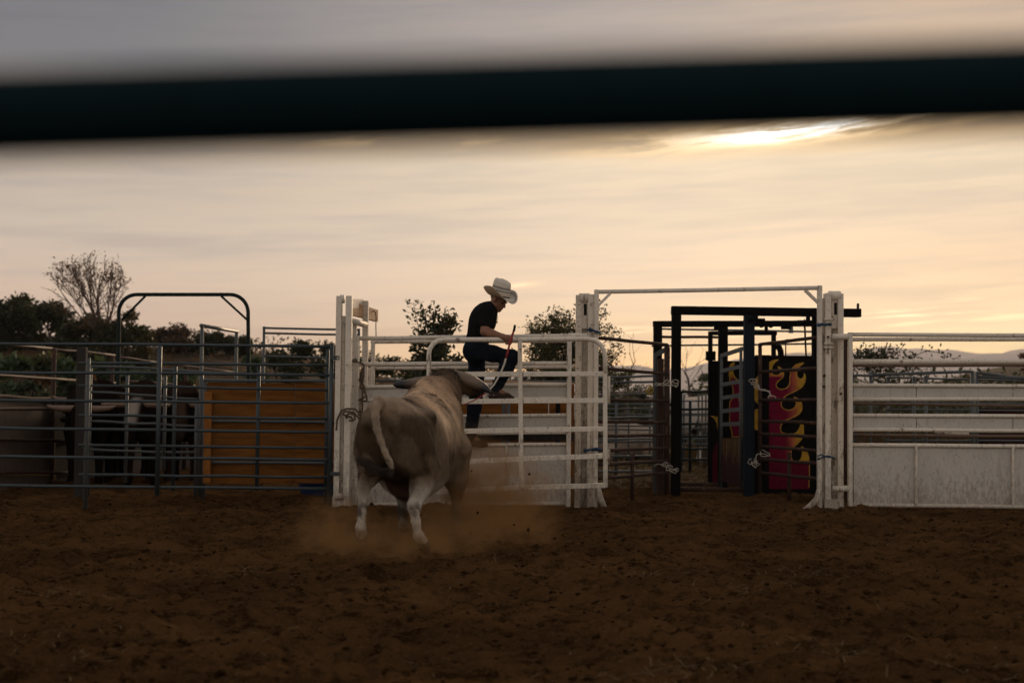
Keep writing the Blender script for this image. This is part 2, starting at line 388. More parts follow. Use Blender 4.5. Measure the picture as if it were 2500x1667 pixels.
gy = np.concatenate([axis(5.0, 10.0, .018, -60, 10.0, 1.16), np.arange(10.03, 17.0, .034), axis(17.05, 17.1, .05, 17.05, 9400, 1.13)[0:]])
GX, GYg = np.meshgrid(gx, gy)
GZ = ground_h(GX, GYg)
m, t = new_mat('churned_dirt')
p = pos(t)
n1 = noise(t, p, .8, 5, .65); n2 = noise(t, p, 7, 6, .75); n4 = noise(t, p, 2.6, 5, .7); n3 = noise(t, p, 55, 4, .7)
c = t.mix(t.sm(n1, .35, .65), (.061, .0310, .0125), (.106, .0545, .0212))
c = t.mix(t.m('MULTIPLY', t.sm(n2, .47, .68), .95), c, (.016, .0078, .0034))
c = t.mix(t.m('MULTIPLY', t.sm(n4, .50, .68), .8), c, (.020, .0098, .0042))
c = t.mix(t.m('MULTIPLY', t.sm(n3, .54, .70), .6), c, (.155, .084, .033))
fib = noise(t, t.n('ShaderNodeMapping', {0: p, 2: (0, 0, .6), 3: (14, 150, 60)}).outputs[0], 1.0, 3)
c = t.mix(t.m('MULTIPLY', t.m('MULTIPLY', t.sm(fib, .64, .72), t.sm(n1, .44, .62)), .3), c, (.12, .072, .03))
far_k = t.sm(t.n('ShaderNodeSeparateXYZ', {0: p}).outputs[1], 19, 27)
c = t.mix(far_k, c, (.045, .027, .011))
bh = t.m('ADD', t.m('MULTIPLY', n2, .6), t.m('MULTIPLY', n3, .5))
bmp = t.n('ShaderNodeBump', {'Strength': 1.0, 'Distance': .05, 'Height': bh})
pr(t, c, 1.0, 0, bmp.outputs[0], 0.0)
M['dirt'] = m
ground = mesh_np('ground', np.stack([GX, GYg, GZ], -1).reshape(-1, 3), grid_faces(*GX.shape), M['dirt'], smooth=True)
tag(ground, kind='structure')

# low grassy rise behind the pens on the left, and a darker one far off on the right
hm, t = new_mat('dry_grass_slope')
p = pos(t); n1 = noise(t, p, .5, 5, .65)
pr(t, t.mix(t.sm(n1, .35, .65), (.022, .017, .008), (.070, .040, .018)), .95, 0, t.n('ShaderNodeBump', {'Strength': .9, 'Distance': .3, 'Height': noise(t, p, 3, 5, .7)}).outputs[0], .1)
def sstep(x, a, b):
    u = np.clip((x - a) / (b - a), 0, 1); return u * u * (3 - 2 * u)
hx = np.linspace(-75, 12, 150); hy = np.linspace(30, 130, 110)
HX, HY = np.meshgrid(hx, hy)
def hill_h(X, Y):
    u = X / Y                                             # the rise fans out along the valley
    return 3.1 * sstep(Y, 30, 58) * (1 - sstep(X, -12, 3)) * (1 - .5 * sstep(Y, 90, 128)) + fbm(X * .12, Y * .12, 3, 3) * .8 * sstep(Y, 31, 45) * (1 - sstep(X, -10, 4)) - .08
hill = mesh_np('hill', np.stack([HX, HY, hill_h(HX, HY)], -1).reshape(-1, 3), grid_faces(*HX.shape), hm, smooth=True)
tag(hill, kind='structure')
hx = np.linspace(30, 220, 80); hy = np.linspace(140, 300, 50); HX, HY = np.meshgrid(hx, hy)
hz = 9.0 * sstep(HX, 52, 92) * sstep(HY, 140, 215) * (1 - .8 * sstep(HY, 240, 300)) + fbm(HX * .05, HY * .05, 3, 8) * 1.2 - .4
hill2 = mesh_np('hill', np.stack([HX, HY, hz], -1).reshape(-1, 3), grid_faces(*HX.shape), hm, smooth=True)
tag(hill2, kind='structure')

# mountains on the horizon
MY = 8000.0
prof = [(-600, 930), (300, 915), (900, 922), (1300, 915), (1430, 912), (1500, 905), (1545, 897), (1590, 903), (1650, 901), (1690, 894), (1725, 884), (1765, 880), (1810, 874), (1860, 871), (1917, 862), (1962, 858), (2010, 866), (2060, 864), (2110, 855), (2156, 846), (2200, 851), (2244, 848), (2300, 854), (2340, 856), (2400, 862), (2451, 863), (2474, 853), (2510, 847), (2600, 858), (2900, 880), (3400, 910)]
wx = [P(x, y, MY).x for x, y in prof]; wz = [P(x, y, MY).z for x, y in prof]
mx = np.linspace(wx[0], wx[-1], 420); my = np.linspace(5230, 9230, 60); MX, MYY = np.meshgrid(mx, my)
ridge = np.interp(MX + fbm(MX * .0013, MYY * .0013, 2, 4) * 90, wx, wz) + fbm(MX * .0065, MYY * .0, 3, 2) * 12
fall = np.where(MYY < MY, sstep(MYY, 5230, MY), 1 - .9 * sstep(MYY, MY, 9230))
spur = 1 + .5 * fbm(MX * .002, MYY * .0013, 4, 6) * (1 - np.exp(-((MYY - MY) / 370) ** 2))
mm = plain('mountain_scrub', (.060, .048, .035), (.032, .030, .022), .02, .95, .5, 8)
mountains = mesh_np('mountains', np.stack([MX, MYY, ridge * fall * spur - 3], -1).reshape(-1, 3), grid_faces(*MX.shape), mm, smooth=True)
tag(mountains, kind='structure')

# the evening air between here and the mountains
hz_m, t = new_mat('haze')
vol = t.n('ShaderNodeVolumePrincipled', {'Color': (.90, .86, .90, 1), 'Density': .000155, 'Anisotropy': .25})
t.n('ShaderNodeOutputMaterial', {1: vol.outputs[0]})
haze = MB().box((0, 4600, 198), (22000, 10000, 404)).build('haze', hz_m)
tag(haze, 'thin evening haze filling the valley below the mountains', 'haze', kind='stuff')

# ================================================================== FENCES AND GATES
def fence_thing(name, label, cat, x, y, Y, group=None):
    q = P(x, y, Y)
    return thing(name, label, cat, (q.x, Y, 0), 0, group)

# --- the arena rail right in front of the lens, with the rest of its panel below and beside the view
fg = thing('arena_fence', 'dark pipe rail crossing the top of the view close to the lens, out of focus', 'fence', (0, .68, 0))
a = P(-900, 308, .68); b = P(3400, 178, .68)
MB().tube([a, a.lerp(b, .5), b], .0218, 16).build('rail', M['railfg'], fg, smooth=True)
for z in (.72, .46, .2):
    rail(fg, (a.x, .68, z), (b.x, .68, z), .022, M['railfg'])
for xx in (a.x, b.x):
    MB().tube([(xx, .68, -.05), (xx, .68, 1.42)], .028, 12).build('post', M['railfg'], fg, smooth=True)

# --- left: blue-grey pipe panel along the arena
f1_ = fence_thing('pipe_fence_panel', 'front blue-grey pipe panel with six rails left of the white chute post', 'fence panel', 387, 1000, 14.8, 'blue-grey pipe panels')
for (ya, yb) in ((839, 846), (909, 916), (975, 984), (1044, 1055), (1113, 1123), (1183, 1193)):
    d = (yb - ya) / 805
    rail(f1_, P(-420, ya - 420 * d, 14.35), P(806, yb, 15.05), .0172, M['blue'], .009)
post(f1_, C1, 920, 577, 14.78, .024, M['blue'], zbot=.12)
post(f1_, C1, 1919, 568, 15.04, .024, M['blue'])
for yy in (648, 1320):
    q = PT(C1, 1925, yy, 15.02); MB().box((q.x + .03, 15.02, q.z), (.10, .07, .04)).build('latch', M['blue'], f1_, bevel=.004)
q = P(-420, 1000, 14.35); MB().tube([(q.x, 14.35, -.03), (q.x, 14.35, 1.75)], .022, 8).build('post', M['blue'], f1_, smooth=True)
# --- second panel close behind it
f2_ = fence_thing('pipe_fence_panel', 'shorter blue-grey pipe panel with five rails just behind the front panel', 'fence panel', 600, 1000, 15.2, 'blue-grey pipe panels')
for (ya, yb) in ((680, 691), (810, 836), (983, 1001), (1155, 1173), (1327, 1341)):
    rail(f2_, PT(C1, 455, ya, 15.0), PT(C1, 1905, yb, 15.35), .016, M['blue'], .007)
post(f2_, C1, 507, 650, 14.85, .021, M['galv'])
post(f2_, C1, 1012, 700, 15.2, .021, M['blue'], zbot=.15)
post(f2_, C1, 1497, 695, 15.28, .021, M['blue'], zbot=.15)
post(f2_, C1, 1895, 600, 15.4, .02, M['blue'])
# --- dark timber post and the pen panel that starts at it
tp = fence_thing('timber_post', 'thick dark wooden post behind the left end of the shorter panel', 'post', 198, 1000, 15.7)
MB().box((tp.location.x, 15.7, .82), (.10, .10, 1.72)).build('post', M['timber'], tp, bevel=.008)
f3_ = fence_thing('pipe_fence_panel', 'grey pipe panel sloping down to the right in front of the penned cattle', 'fence panel', 340, 1000, 16.4, 'blue-grey pipe panels')
for (xa, ya, xb, yb) in ((505, 700, 1375, 738), (520, 848, 1160, 891), (515, 1016, 1150, 1046), (520, 1180, 1148, 1199)):
    rail(f3_, PT(C1, xa, ya, 16.1), PT(C1, xb, yb, 16.6), .016, M['galv'], .011)
for (xx, yt, zb) in ((735, 750, .15), (955, 755, .3), (1140, 900, -.03)):
    post(f3_, C1, xx, yt, 16.42, .019, M['galv'], zbot=zb)
post(f3_, C1, 1165, 735, 16.6, .026, M['galv']); post(f3_, C1, 1190, 780, 16.62, .022, M['galv'])
post(f3_, C1, 520, 700, 16.1, .02, M['galv'])
# --- far rusty fence with sheeting
f4_ = fence_thing('sheeted_fence', 'rusty pipe fence with brown steel sheets at the far left of the pen', 'fence', 120, 1000, 18)
def y4(xx): return 17.2 + (xx - 0) / 905 * 5.0
for (xa, ya, xb, yb) in ((-330, 542, 300, 595), (300, 597, 665, 635), (695, 645, 905, 677), (905, 677, 1370, 736), (-330, 728, 445, 780), (445, 780, 680, 797), (760, 785, 1130, 812)):
    rail(f4_, PT(C1, xa, ya, y4(xa)), PT(C1, xb, yb, y4(xb)), .018, M['rail_tan'], .006)
for (xa, ya, xb, yb) in ((-330, 862, 450, 892), (-330, 940, 620, 952), (-330, 1122, 450, 1128), (-330, 1320, 450, 1312)):
    rail(f4_, PT(C1, xa, ya, y4(xa)), PT(C1, xb, yb, y4(xb)), .025, M['rusty'], .01)
for xx, yt in ((-330, 545), (306, 596), (645, 640), (1075, 700)):
    post(f4_, C1, xx, yt, y4(xx) - .05, .030, M['rusty'])
for (xa, xb) in ((-330, 296), (318, 640), (650, 1070), (1080, 1480)):  # last two spans added behind the cattle to darken the pen
    for (yt, yb) in ((880, 938), (948, 1118), (1130, 1312), (1326, 1480)):
        if xa > 600: yt, yb = yt + (xa - 450) * .035, yb
        pa, pb = PT(C1, xa, yt, y4(xa) + .06), PT(C1, xb, yt + 4, y4(xb) + .06)
        pc, pd = PT(C1, xb, yb, y4(xb) + .06), PT(C1, xa, yb, y4(xa) + .06)
        if yt == 1326: pc.z = pd.z = -.02
        nrm = (pb - pa).cross(Vector((0, 0, 1))).normalized() * .008
        MB().prism([pa, pb, pc, pd], nrm).build('sheet', M['steel_wall'], f4_)
# --- green hoop over a lane
f5_ = fence_thing('hoop_frame', 'dark green rounded pipe hoop with corner braces standing above the left pens', 'gate frame', 450, 1000, 20)
def arc(c, r, a0, a1, n, Y):
    return [PT(C1, c[0] + r * math.cos(R(a0 + (a1 - a0) * i / n)), c[1] - r * math.sin(R(a0 + (a1 - a0) * i / n)), Y) for i in range(n + 1)]
path = [Vector((PT(C1, 683, 800, 20).x, 20, -.03)), PT(C1, 686, 740, 20)] + arc((793, 387), 104, 180, 90, 8, 20) + arc((1335, 387), 104, 90, 0, 8, 20) + [PT(C1, 1441, 745, 20), Vector((PT(C1, 1443, 800, 20).x, 20, -.03))]
MB().tube(path, .027, 12).build('hoop', M['green'], f5_, smooth=True)
for (a_, b_) in (((843, 292), (704, 430)), ((1283, 292), (1434, 430))):
    MB().tube([PT(C1, *a_, 20), PT(C1, *b_, 20)], .017, 8).build('brace', M['green'], f5_, smooth=True)
# --- small frame going away
f6_ = fence_thing('gate_frame', 'narrow grey pipe frame under the green hoop with its top pipe sloping away', 'gate frame', 530, 1000, 19)
a_, b_ = PT(C1, 1172, 463, 18), PT(C1, 1372, 497, 19.4)
MB().tube([a_ + (a_ - b_) * .03, b_ + (b_ - a_) * .03], .024, 10).build('top_pipe', M['galv'], f6_, smooth=True)
for p_ in (a_, b_):
    MB().tube([(p_.x, p_.y, -.03), (p_.x, p_.y, p_.z)], .023, 10).build('post', M['galv'], f6_, smooth=True)
# --- tall double-rail panel behind the plywood
f7_ = fence_thing('pipe_fence_panel', 'tall grey pipe panel with two close top rails left of the chute post', 'fence panel', 720, 1000, 19, 'blue-grey pipe panels')
for (ya, yb) in ((476, 489), (506, 517), (640, 652)):
    rail(f7_, PT(C1, 1523, ya, 18.6), PT(C1, 2080, yb, 18.9), .015 if ya < 600 else .015, M['galv'], .003)
post(f7_, C1, 1524, 468, 18.6, .019, M['galv']); post(f7_, C1, 2075, 480, 18.9, .019, M['galv'])
# --- plywood fence behind the blue panels
f8_ = fence_thing('plywood_fence', 'orange plywood sheets on a pipe frame behind the blue panels', 'fence', 640, 1000, 16.3)
for (xa, xb) in ((1197, 1713), (1717, 2010)):
    pa, pb = PT(C1, xa, 792, 16.3), PT(C1, xb, 798, 16.35); zb = PT(C1, xa, 1375, 16.3).z
    MB().prism([pa, pb, Vector((pb.x, pb.y, zb)), Vector((pa.x, pa.y, zb))], (0, .018, 0)).build('plywood_sheet', M['ply'], f8_)
pa = PT(C1, 1212, 845, 16.28); zb = PT(C1, 1212, 1375, 16.28).z
MB().box((pa.x, 16.255, (pa.z + zb) / 2), (.085, .04, pa.z - zb)).build('edge_board', M['plyedge'], f8_, bevel=.004)
for (ya, yb) in ((779, 786), (1014, 1022), (1253, 1262)):
    rail(f8_, PT(C1, 1185, ya, 16.26), PT(C1, 2010, yb, 16.3), .019, M['galv'], .004)
for xx in (1187, 1990):
    post(f8_, C1, xx, 775, 16.28, .022, M['galv'])
bt = thing('tub', 'blue plastic tub on the ground under the plywood fence', 'tub', tuple(P(781, 1190, 16.9).xy) + (0,))
bt.location.y = 16.9
bm_ = MB()
rings = ((.22, 0), (.25, .10), (.27, .26), (.285, .27), (.285, .30), (.25, .30), (.22, .05))
n_ = 18
for (r_, z_) in rings:
    for j in range(n_): bm_.v.append(Vector((r_ * math.cos(2 * math.pi * j / n_), r_ * .8 * math.sin(2 * math.pi * j / n_), z_)))
for i in range(len(rings) - 1):
    for j in range(n_): bm_.f.append((i * n_ + j, i * n_ + (j + 1) % n_, (i + 1) * n_ + (j + 1) % n_, (i + 1) * n_ + j))
bm_.f.append(tuple(range((len(rings) - 1) * n_, len(rings) * n_)))
bm_.build('body', M['bluetub'], bt, smooth=True, local=True)

# --- white posts of the bucking chute
def slot_plate(par, c, x0, x1, y0, y1, Y):               # plate with a hooked slot between two posts
    a_ = PT(c, x0, y0, Y); b_ = PT(c, x1, y1, Y)
    W = b_.x - a_.x; Hh = a_.z - b_.z
    m_ = MB()
    for (u0, u1, v0, v1) in ((0, .42, 0, 1), (.9, 1, 0, 1), (.42, .9, 0, .10), (.42, .9, .52, 1)):
        m_.box((a_.x + W * (u0 + u1) / 2, Y + .01, a_.z - Hh * (v0 + v1) / 2), (W * (u1 - u0), .012, Hh * (v1 - v0)))
    m_.build('slot_plate', M['white2'], par)
    MB().box((a_.x + W * .5, Y + .05, a_.z - Hh * .5), (W * .9, .02, Hh)).build('back_plate', M['timber'], par)
cp1 = fence_thing('chute_post', 'white double steel chute post with a wooden plank behind, nearest the blue fence', 'chute post', 840, 1000, 15.15, 'white chute posts')
qpost(cp1, C6, 96, 131, 162, 15.0, .10, M['white'])
qpost(cp1, C6, 157, 196, 161, 15.0, .12, M['white'])
qpost(cp1, C6, 134, 156, 290, 15.04, .06, M['white2'], 'slide_bar')
qpost(cp1, C6, 266, 301, 193, 15.9, .10, M['white2'])
qpost(cp1, C6, 200, 229, 320, 15.35, .06, M['white2'])
MB().tube([PT(C6, 133, 183, 15.05), PT(C6, 160, 183, 15.05)], .046, 12).build('cross_pipe', M['white'], cp1, smooth=True)
MB().tube([PT(C6, 196, 322, 15.1), PT(C6, 294, 346, 15.85)], .034, 10).build('cross_pipe', M['white2'], cp1, smooth=True)
MB().beam(PT(C6, 190, 240, 15.15), PT(C6, 362, 290, 17.0), .045, .14).build('plank', M['wood'], cp1)
MB().beam(PT(C6, 199, 212, 15.2), PT(C6, 270, 212, 15.95), .04, .10).build('plank', M['white2'], cp1)
path = [PT(C6, 335, 262, 16.6), PT(C6, 348, 260, 16.55), PT(C6, 358, 272, 16.5), PT(C6, 361, 300, 16.5), PT(C6, 360, 360, 16.5), PT(C6, 361, 425, 16.5)]
MB().tube(path, .006, 6).build('cable', M['black'], cp1, smooth=True)
qpost(cp1, C6, 90, 200, 1440, 14.97, .03, M['white2'], 'foot_plate')
MB().tube([PT(C6, 100, 1442, 14.96), PT(C6, 152, 1442, 14.96)], .035, 8).build('hinge', M['white2'], cp1, smooth=True)
for (xx, yy) in ((157, 727), (118, 560), (176, 600)):
    q = PT(C6, xx, yy, 14.99); MB().tube([q, q + Vector((0, -.025, 0))], .011, 8).build('bolt', M['white2'], cp1, smooth=True)

cp2 = fence_thing('chute_post', 'white double steel chute post left of the alley carrying the high cross pipe', 'chute post', 1430, 1000, 15.7, 'white chute posts')
qpost(cp2, C4, 66, 106, 107, 15.65, .10, M['white2'])
qpost(cp2, C4, 146, 186, 103, 15.62, .12, M['white'])
qpost(cp2, C4, 106, 146, 330, 15.72, .05, M['white2'], 'slide_bar')
MB().tube([PT(C4, 92, 130, 15.68), PT(C4, 160, 130, 15.68)], .055, 12).build('cross_pipe', M['white2'], cp2, smooth=True)
slot_plate(cp2, C4, 106, 146, 148, 330, 15.66)
qpost(cp2, C4, 150, 190, 1285, 15.58, .04, M['white2'], 'foot_plate')
for yy in (160, 300, 365, 1300):
    q = PT(C4, 175, yy, 15.61); MB().tube([q, q + Vector((0, -.02, 0))], .010, 8).build('bolt', M['white2'], cp2, smooth=True)
cp3 = fence_thing('chute_post', 'white double steel chute post right of the painted alley door', 'chute post', 2035, 1000, 15.6, 'white chute posts')
qpost(cp3, C4, 1697, 1716, 130, 15.62, .08, M['white2'])
qpost(cp3, C4, 1717, 1755, 95, 15.58, .12, M['white'])
qpost(cp3, C4, 1801, 1838, 98, 15.62, .10, M['white'])
qpost(cp3, C4, 1756, 1800, 330, 15.70, .05, M['white2'], 'slide_bar')
MB().tube([PT(C4, 1740, 115, 15.66), PT(C4, 1815, 115, 15.66)], .055, 12).build('cross_pipe', M['white'], cp3, smooth=True)
slot_plate(cp3, C4, 1757, 1800, 140, 330, 15.64)
qpost(cp3, C4, 1712, 1842, 1455, 15.54, .05, M['white2'], 'foot_plate')
for yy in (270, 428, 455):
    MB().box((PT(C4, 1736, yy, 15.575).x, 15.565, PT(C4, 1736, yy, 15.575).z), (.10, .03, .022)).build('collar', M['white2'], cp3, bevel=.003)
for (x_, y_) in ((1768, 270), (1712, 640), (1708, 712), (1735, 385), (1822, 760)):
    q = PT(C4, x_, y_, 15.57); MB().tube([q + Vector((0, .04, 0)), q + Vector((0, -.012, 0))], .012, 8).build('bolt', M['rusty'], cp3, smooth=True)
# the frame over the alley
hf = fence_thing('alley_gateway', 'tall white pipe frame with corner braces spanning the alley between two white posts', 'gate frame', 1720, 1000, 15.6)
qpost(hf, C4, 187, 217, 72, 15.58, .07, M['white'])
qpost(hf, C4, 1669, 1697, 45, 15.56, .07, M['white'])
MB().tube([PT(C4, 215, 88, 15.61), PT(C4, 940, 76, 15.60), PT(C4, 1671, 62, 15.59)], .0235, 12).build('cross_pipe', M['white'], hf, smooth=True)
for (a_, b_) in (((298, 98), (205, 192)), ((1582, 76), (1680, 170))):
    MB().beam(PT(C4, *a_, 15.61), PT(C4, *b_, 15.61), .03, .045, (0, 1, 0)).build('brace', M['white'], hf)
g_ = MB()                                                # flared mud-caked foot
q = P(2000, 1225, 15.56)
g_.tube([(q.x, 15.55, .20), (q.x - .03, 15.54, .10), (q.x - .10, 15.52, .03), (q.x - .19, 15.5, -.02)], [.03, .035, .035, .02], 8).build('foot', M['white2'], hf, smooth=True)
q = P(1460, 1225, 15.56)
MB().tube([(q.x, 15.56, .20), (q.x + .02, 15.55, .09), (q.x + .07, 15.53, -.02)], [.03, .04, .03], 8).build('foot', M['white2'], hf, smooth=True)

# --- the chute's front: sheeted white panel
def sheeted(par, rows, Y, xa, xb, mat, thick=.006):
    for (ya0, yb0, ya1, yb1) in rows:
        pa, pb, pc, pd = P(xa, ya0, Y), P(xb, yb0, Y), P(xb, yb1, Y), P(xa, ya1, Y)
        MB().prism([pa, pb, pc, pd], (0, thick, 0)).build('sheet', mat, par)
cg = fence_thing('chute_fence', 'white chute panel with three steel sheets behind the man', 'chute panel', 1130, 1000, 15.4, 'white sheeted panels')
YC = 15.42
for (xa, ya, xb, yb, r_) in ((868, 826, 1392, 820, .024), (868, 889, 1392, 886.5, .024), (868, 945, 1392, 938, .022), (868, 978, 1392, 972, .020), (868, 1017, 1392, 1013, .020), (868, 1062, 1392, 1056, .016), (868, 1089, 1392, 1084, .020), (868, 1231, 1392, 1229, .022)):
    rail(cg, P(xa, ya, YC), P(xb, yb, YC), r_, M['white'], .003)
sheeted(cg, ((949, 942, 975, 970), (1020, 1017, 1060, 1054), (1092, 1088, 1228, 1226)), YC + .01, 872, 1388, M['sheet'])
qpost(cg, C6, 218, 246, 418, 15.36, .06, M['white'], 'stile', zbot=.0)
qpost(cg, C7, 992, 1028, 128, 15.38, .06, M['white'], 'stile', zbot=.0)
qpost(cg, C7, 505, 524, 1000, 15.40, .03, M['white2'], 'stiffener', zbot=.03)
MB().tube([PT(C7, 1010, 132, 15.40), PT(C7, 1150, 132, 15.5)], .034, 10).build('hinge_pipe', M['white'], cg, smooth=True)
wp = MB().beam(P(1165, 1067, 15.75), P(1400, 1067, 15.75), .03, .085).build('slat', M['timber'], cg)
rp = fence_thing('chute_fence', 'rear white pipe rails of the bucking chute behind the man', 'chute panel', 1130, 1000, 16.5, 'white sheeted panels')
for (xa, ya, xb, yb) in ((905, 835, 1400, 832), (905, 899, 1400, 895.5)):
    rail(rp, P(xa, ya, 16.5), P(xb, yb, 16.5), .022, M['white2'], .003)
rail(rp, P(905, 929, 16.6), P(1400, 932, 16.6), .018, M['galv'], .003)
rail(rp, P(1180, 931, 16.45), P(1402, 937, 16.45), .014, M['wood'], .003)
qpost(rp, C6, 322, 347, 455, 16.45, .06, M['white2'])
qpost(rp, C6, 305, 318, 620, 16.55, .05, M['white2'])
post(rp, C7, 490, 660, 16.55, .022, M['galv']); post(rp, C7, 527, 660, 16.5, .022, M['galv']); post(rp, C7, 922, 660, 16.55, .03, M['black'])
for (xa, xb) in ((905, 1012), (1014, 1121), (1123, 1230), (1232, 1339), (1341, 1402)):
    pa, pb = P(xa, 938, 16.7), P(xb, 938, 16.7)
    MB().prism([pa, pb, Vector((pb.x, 16.7, .25)), Vector((pa.x, 16.7, .25))], (0, .018, 0)).build('plywood_sheet', M['ply'], rp)
# --- the open white gate swung into the arena
og = fence_thing('chute_gate', 'white square-tube gate with rounded top corners standing open in front of the man', 'gate', 1478, 1000, 15.1)
def ygate(x): return 14.55 + (x - 1045) / (1478 - 1045) * .55
def G(x, y): return P(x, y, ygate(x))
path = [G(1047, 1197), G(1047, 1000), G(1047, 864)] + [G(1083 - 36 * math.cos(R(a_)), 864 - 35 * math.sin(R(a_))) for a_ in (22, 45, 68, 90)] + [G(1260, 829), G(1430, 827)] + [G(1436 + 41 * math.sin(R(a_)), 872 - 45 * math.cos(R(a_))) for a_ in (22, 45, 68, 90)] + [G(1478, 915)]
MB().tube(path, .0245, 12).build('frame_tube', M['white'], og, smooth=True)
def sq(par, a_, b_, w_, d_, nm): return MB().beam(a_, b_, d_, w_, (0, 0, 1)).build(nm, M['white'], par, bevel=.004)
sq(og, G(1477, 912), G(1478, 1190), .046, .046, 'stile')
for (xa, xb, ya, yb) in ((1051, 1266, 914, 913), (1276, 1472, 913, 912.5), (1051, 1266, 981, 978.5), (1276, 1472, 978.5, 977.5), (1051, 1266, 1054, 1050), (1276, 1472, 1049.5, 1046.5), (1051, 1266, 1130, 1121), (1276, 1472, 1120, 1113), (1051, 1266, 1202, 1190), (1276, 1478, 1190, 1184.5)):
    a_, b_ = G(xa, ya), G(xb, yb)
    sq(og, a_, b_, .052, .05, 'rail')
a_, b_ = G(1269, 831), G(1273, 1192); sq(og, a_, b_, .05, .045, 'mid_post')
for (y0, y1) in ((918, 985), (1097, 1134)):
    a_, b_ = G(1486, y0), G(1486, y1); MB().tube([a_, b_], .018, 8).build('hinge', M['white2'], og, smooth=True)
for (x_, y_) in ((1110, 914), (1180, 979), (1235, 913), (1300, 913), (1320, 913), (1368, 1118), (1395, 1049), (1456, 913), (1140, 1052), (1180, 1126)):
    q = G(x_, y_) + Vector((0, -.027, 0)); MB().tube([q + Vector((0, .01, 0)), q], .007, 6).build('bolt', M['black'], og)

# --- right: sheeted panels
rg = fence_thing('chute_fence', 'wide white panel with steel sheets and pipe rails at the right edge', 'chute panel', 2280, 1000, 15.55, 'white sheeted panels')
YR = 15.55
def rr(par, y0, y1, r_, Y, mat, nm='rail'):
    d = (y1 - y0) / 415.0
    return rail(par, P(2082, y0, Y), P(2900, y0 + d * 818, Y), r_, mat, .003, nm)
for (y0, y1, r_) in ((816.5, 818, .024), (883, 883, .031), (940, 942, .022), (974.5, 974, .022), (1013.5, 1016, .022), (1048.5, 1051, .022), (1086, 1089, .023), (1232.5, 1237, .024)):
    rr(rg, y0, y1, r_, YR, M['white'])
for (ya0, yb0, ya1, yb1) in ((944, 948, 971, 972), (1017, 1022, 1046, 1052), (1090, 1096, 1229, 1237)):
    for (xa, xb) in ((2084, 2236), (2238, 2472), (2474, 2890)):
        f0, f1 = (xa - 2084) / 806, (xb - 2084) / 806
        L = lambda u, v, f: u + (v - u) * f
        MB().prism([P(xa, L(ya0, yb0, f0), YR + .01), P(xb, L(ya0, yb0, f1), YR + .01), P(xb, L(ya1, yb1, f1), YR + .01), P(xa, L(ya1, yb1, f0), YR + .01)], (0, .006, 0)).build('sheet', M['sheet'], rg)
qpost(rg, C5, 450, 476, 290, 15.50, .07, M['white'], 'stile', zbot=.0)
for xx in (882, 1498):
    qpost(rg, C5, xx - 8, xx + 8, 1015, 15.52, .04, M['white'], 'stiffener', zbot=.03)
for yy in (318, 1287):
    MB().tube([PT(C5, 348, yy, 15.53), PT(C5, 452, yy, 15.53)], .034, 10).build('hinge_pipe', M['white'], rg, smooth=True)
q = P(2880, 1000, YR); MB().tube([(q.x, YR, -.03), (q.x, YR, 1.85)], .03, 8).build('post', M['white'], rg, smooth=True)
rb = fence_thing('pipe_fence_panel', 'rear weathered rails showing just behind the wide white right panel', 'fence panel', 2280, 1000, 16.6)
for (y0, y1, r_, mt) in ((828.5, 828, .026, 'white2'), (892, 892, .02, 'rail_tan'), (1062, 1065, .02, 'rail_tan'), (985, 990, .016, 'rail_tan')):
    rr(rb, y0, y1, r_, 16.6, M[mt])
qpost(rb, C5, 424, 445, 330, 16.5, .06, M['rusty'], 'post')
q = P(2890, 1000, 16.6); MB().tube([(q.x, 16.6, -.03), (q.x, 16.6, 1.85)], .03, 8).build('post', M['white2'], rb, smooth=True)

# --- brown swinging gates inside the alley mouth
def alley_gate(label, x0, Y0, x1, Y1, rows, stile_y, leg, xleg):
    o = fence_thing('alley_gate', label, 'gate', x1, 1000, Y1, 'rusty pipe gates in the alley')
    for (ya, yb) in rows:
        rail(o, P(*px(C4, x0, ya), Y0), P(*px(C4, x1, yb), Y1), .021, M['rusty'], .003)
    a_ = PT(C4, x1, stile_y, Y1)
    MB().tube([(a_.x, Y1, -.02), (a_.x, Y1, a_.z)], .024, 10).build('stile', M['rusty'], o, smooth=True)
    f = (xleg - x0) / (x1 - x0); Yl = Y0 + (Y1 - Y0) * f
    a_ = PT(C4, xleg, leg, Yl - .04)
    MB().tube([(a_.x, Yl - .04, -.02), (a_.x, Yl - .04, a_.z)], .024, 10).build('leg', M['rusty'], o, smooth=True)
    return o
alley_gate('rusty pipe gate on the left side of the alley, leading to the black frame', 226, 15.8, 672, 17.5, ((393, 437), (592, 630), (800, 807), (943, 948), (1040, 1033), (1135, 1117), (1228, 1203), (1318, 1282)), 432, 1150, 443)
alley_gate('rusty pipe gate on the right side of the alley, before the flame door', 1690, 15.75, 1286, 17.55, ((385, 434), (590, 617), (798, 803), (953, 940), (1046, 1025), (1137, 1104), (1222, 1192), (1325, 1280)), 430, 1148, 1478)

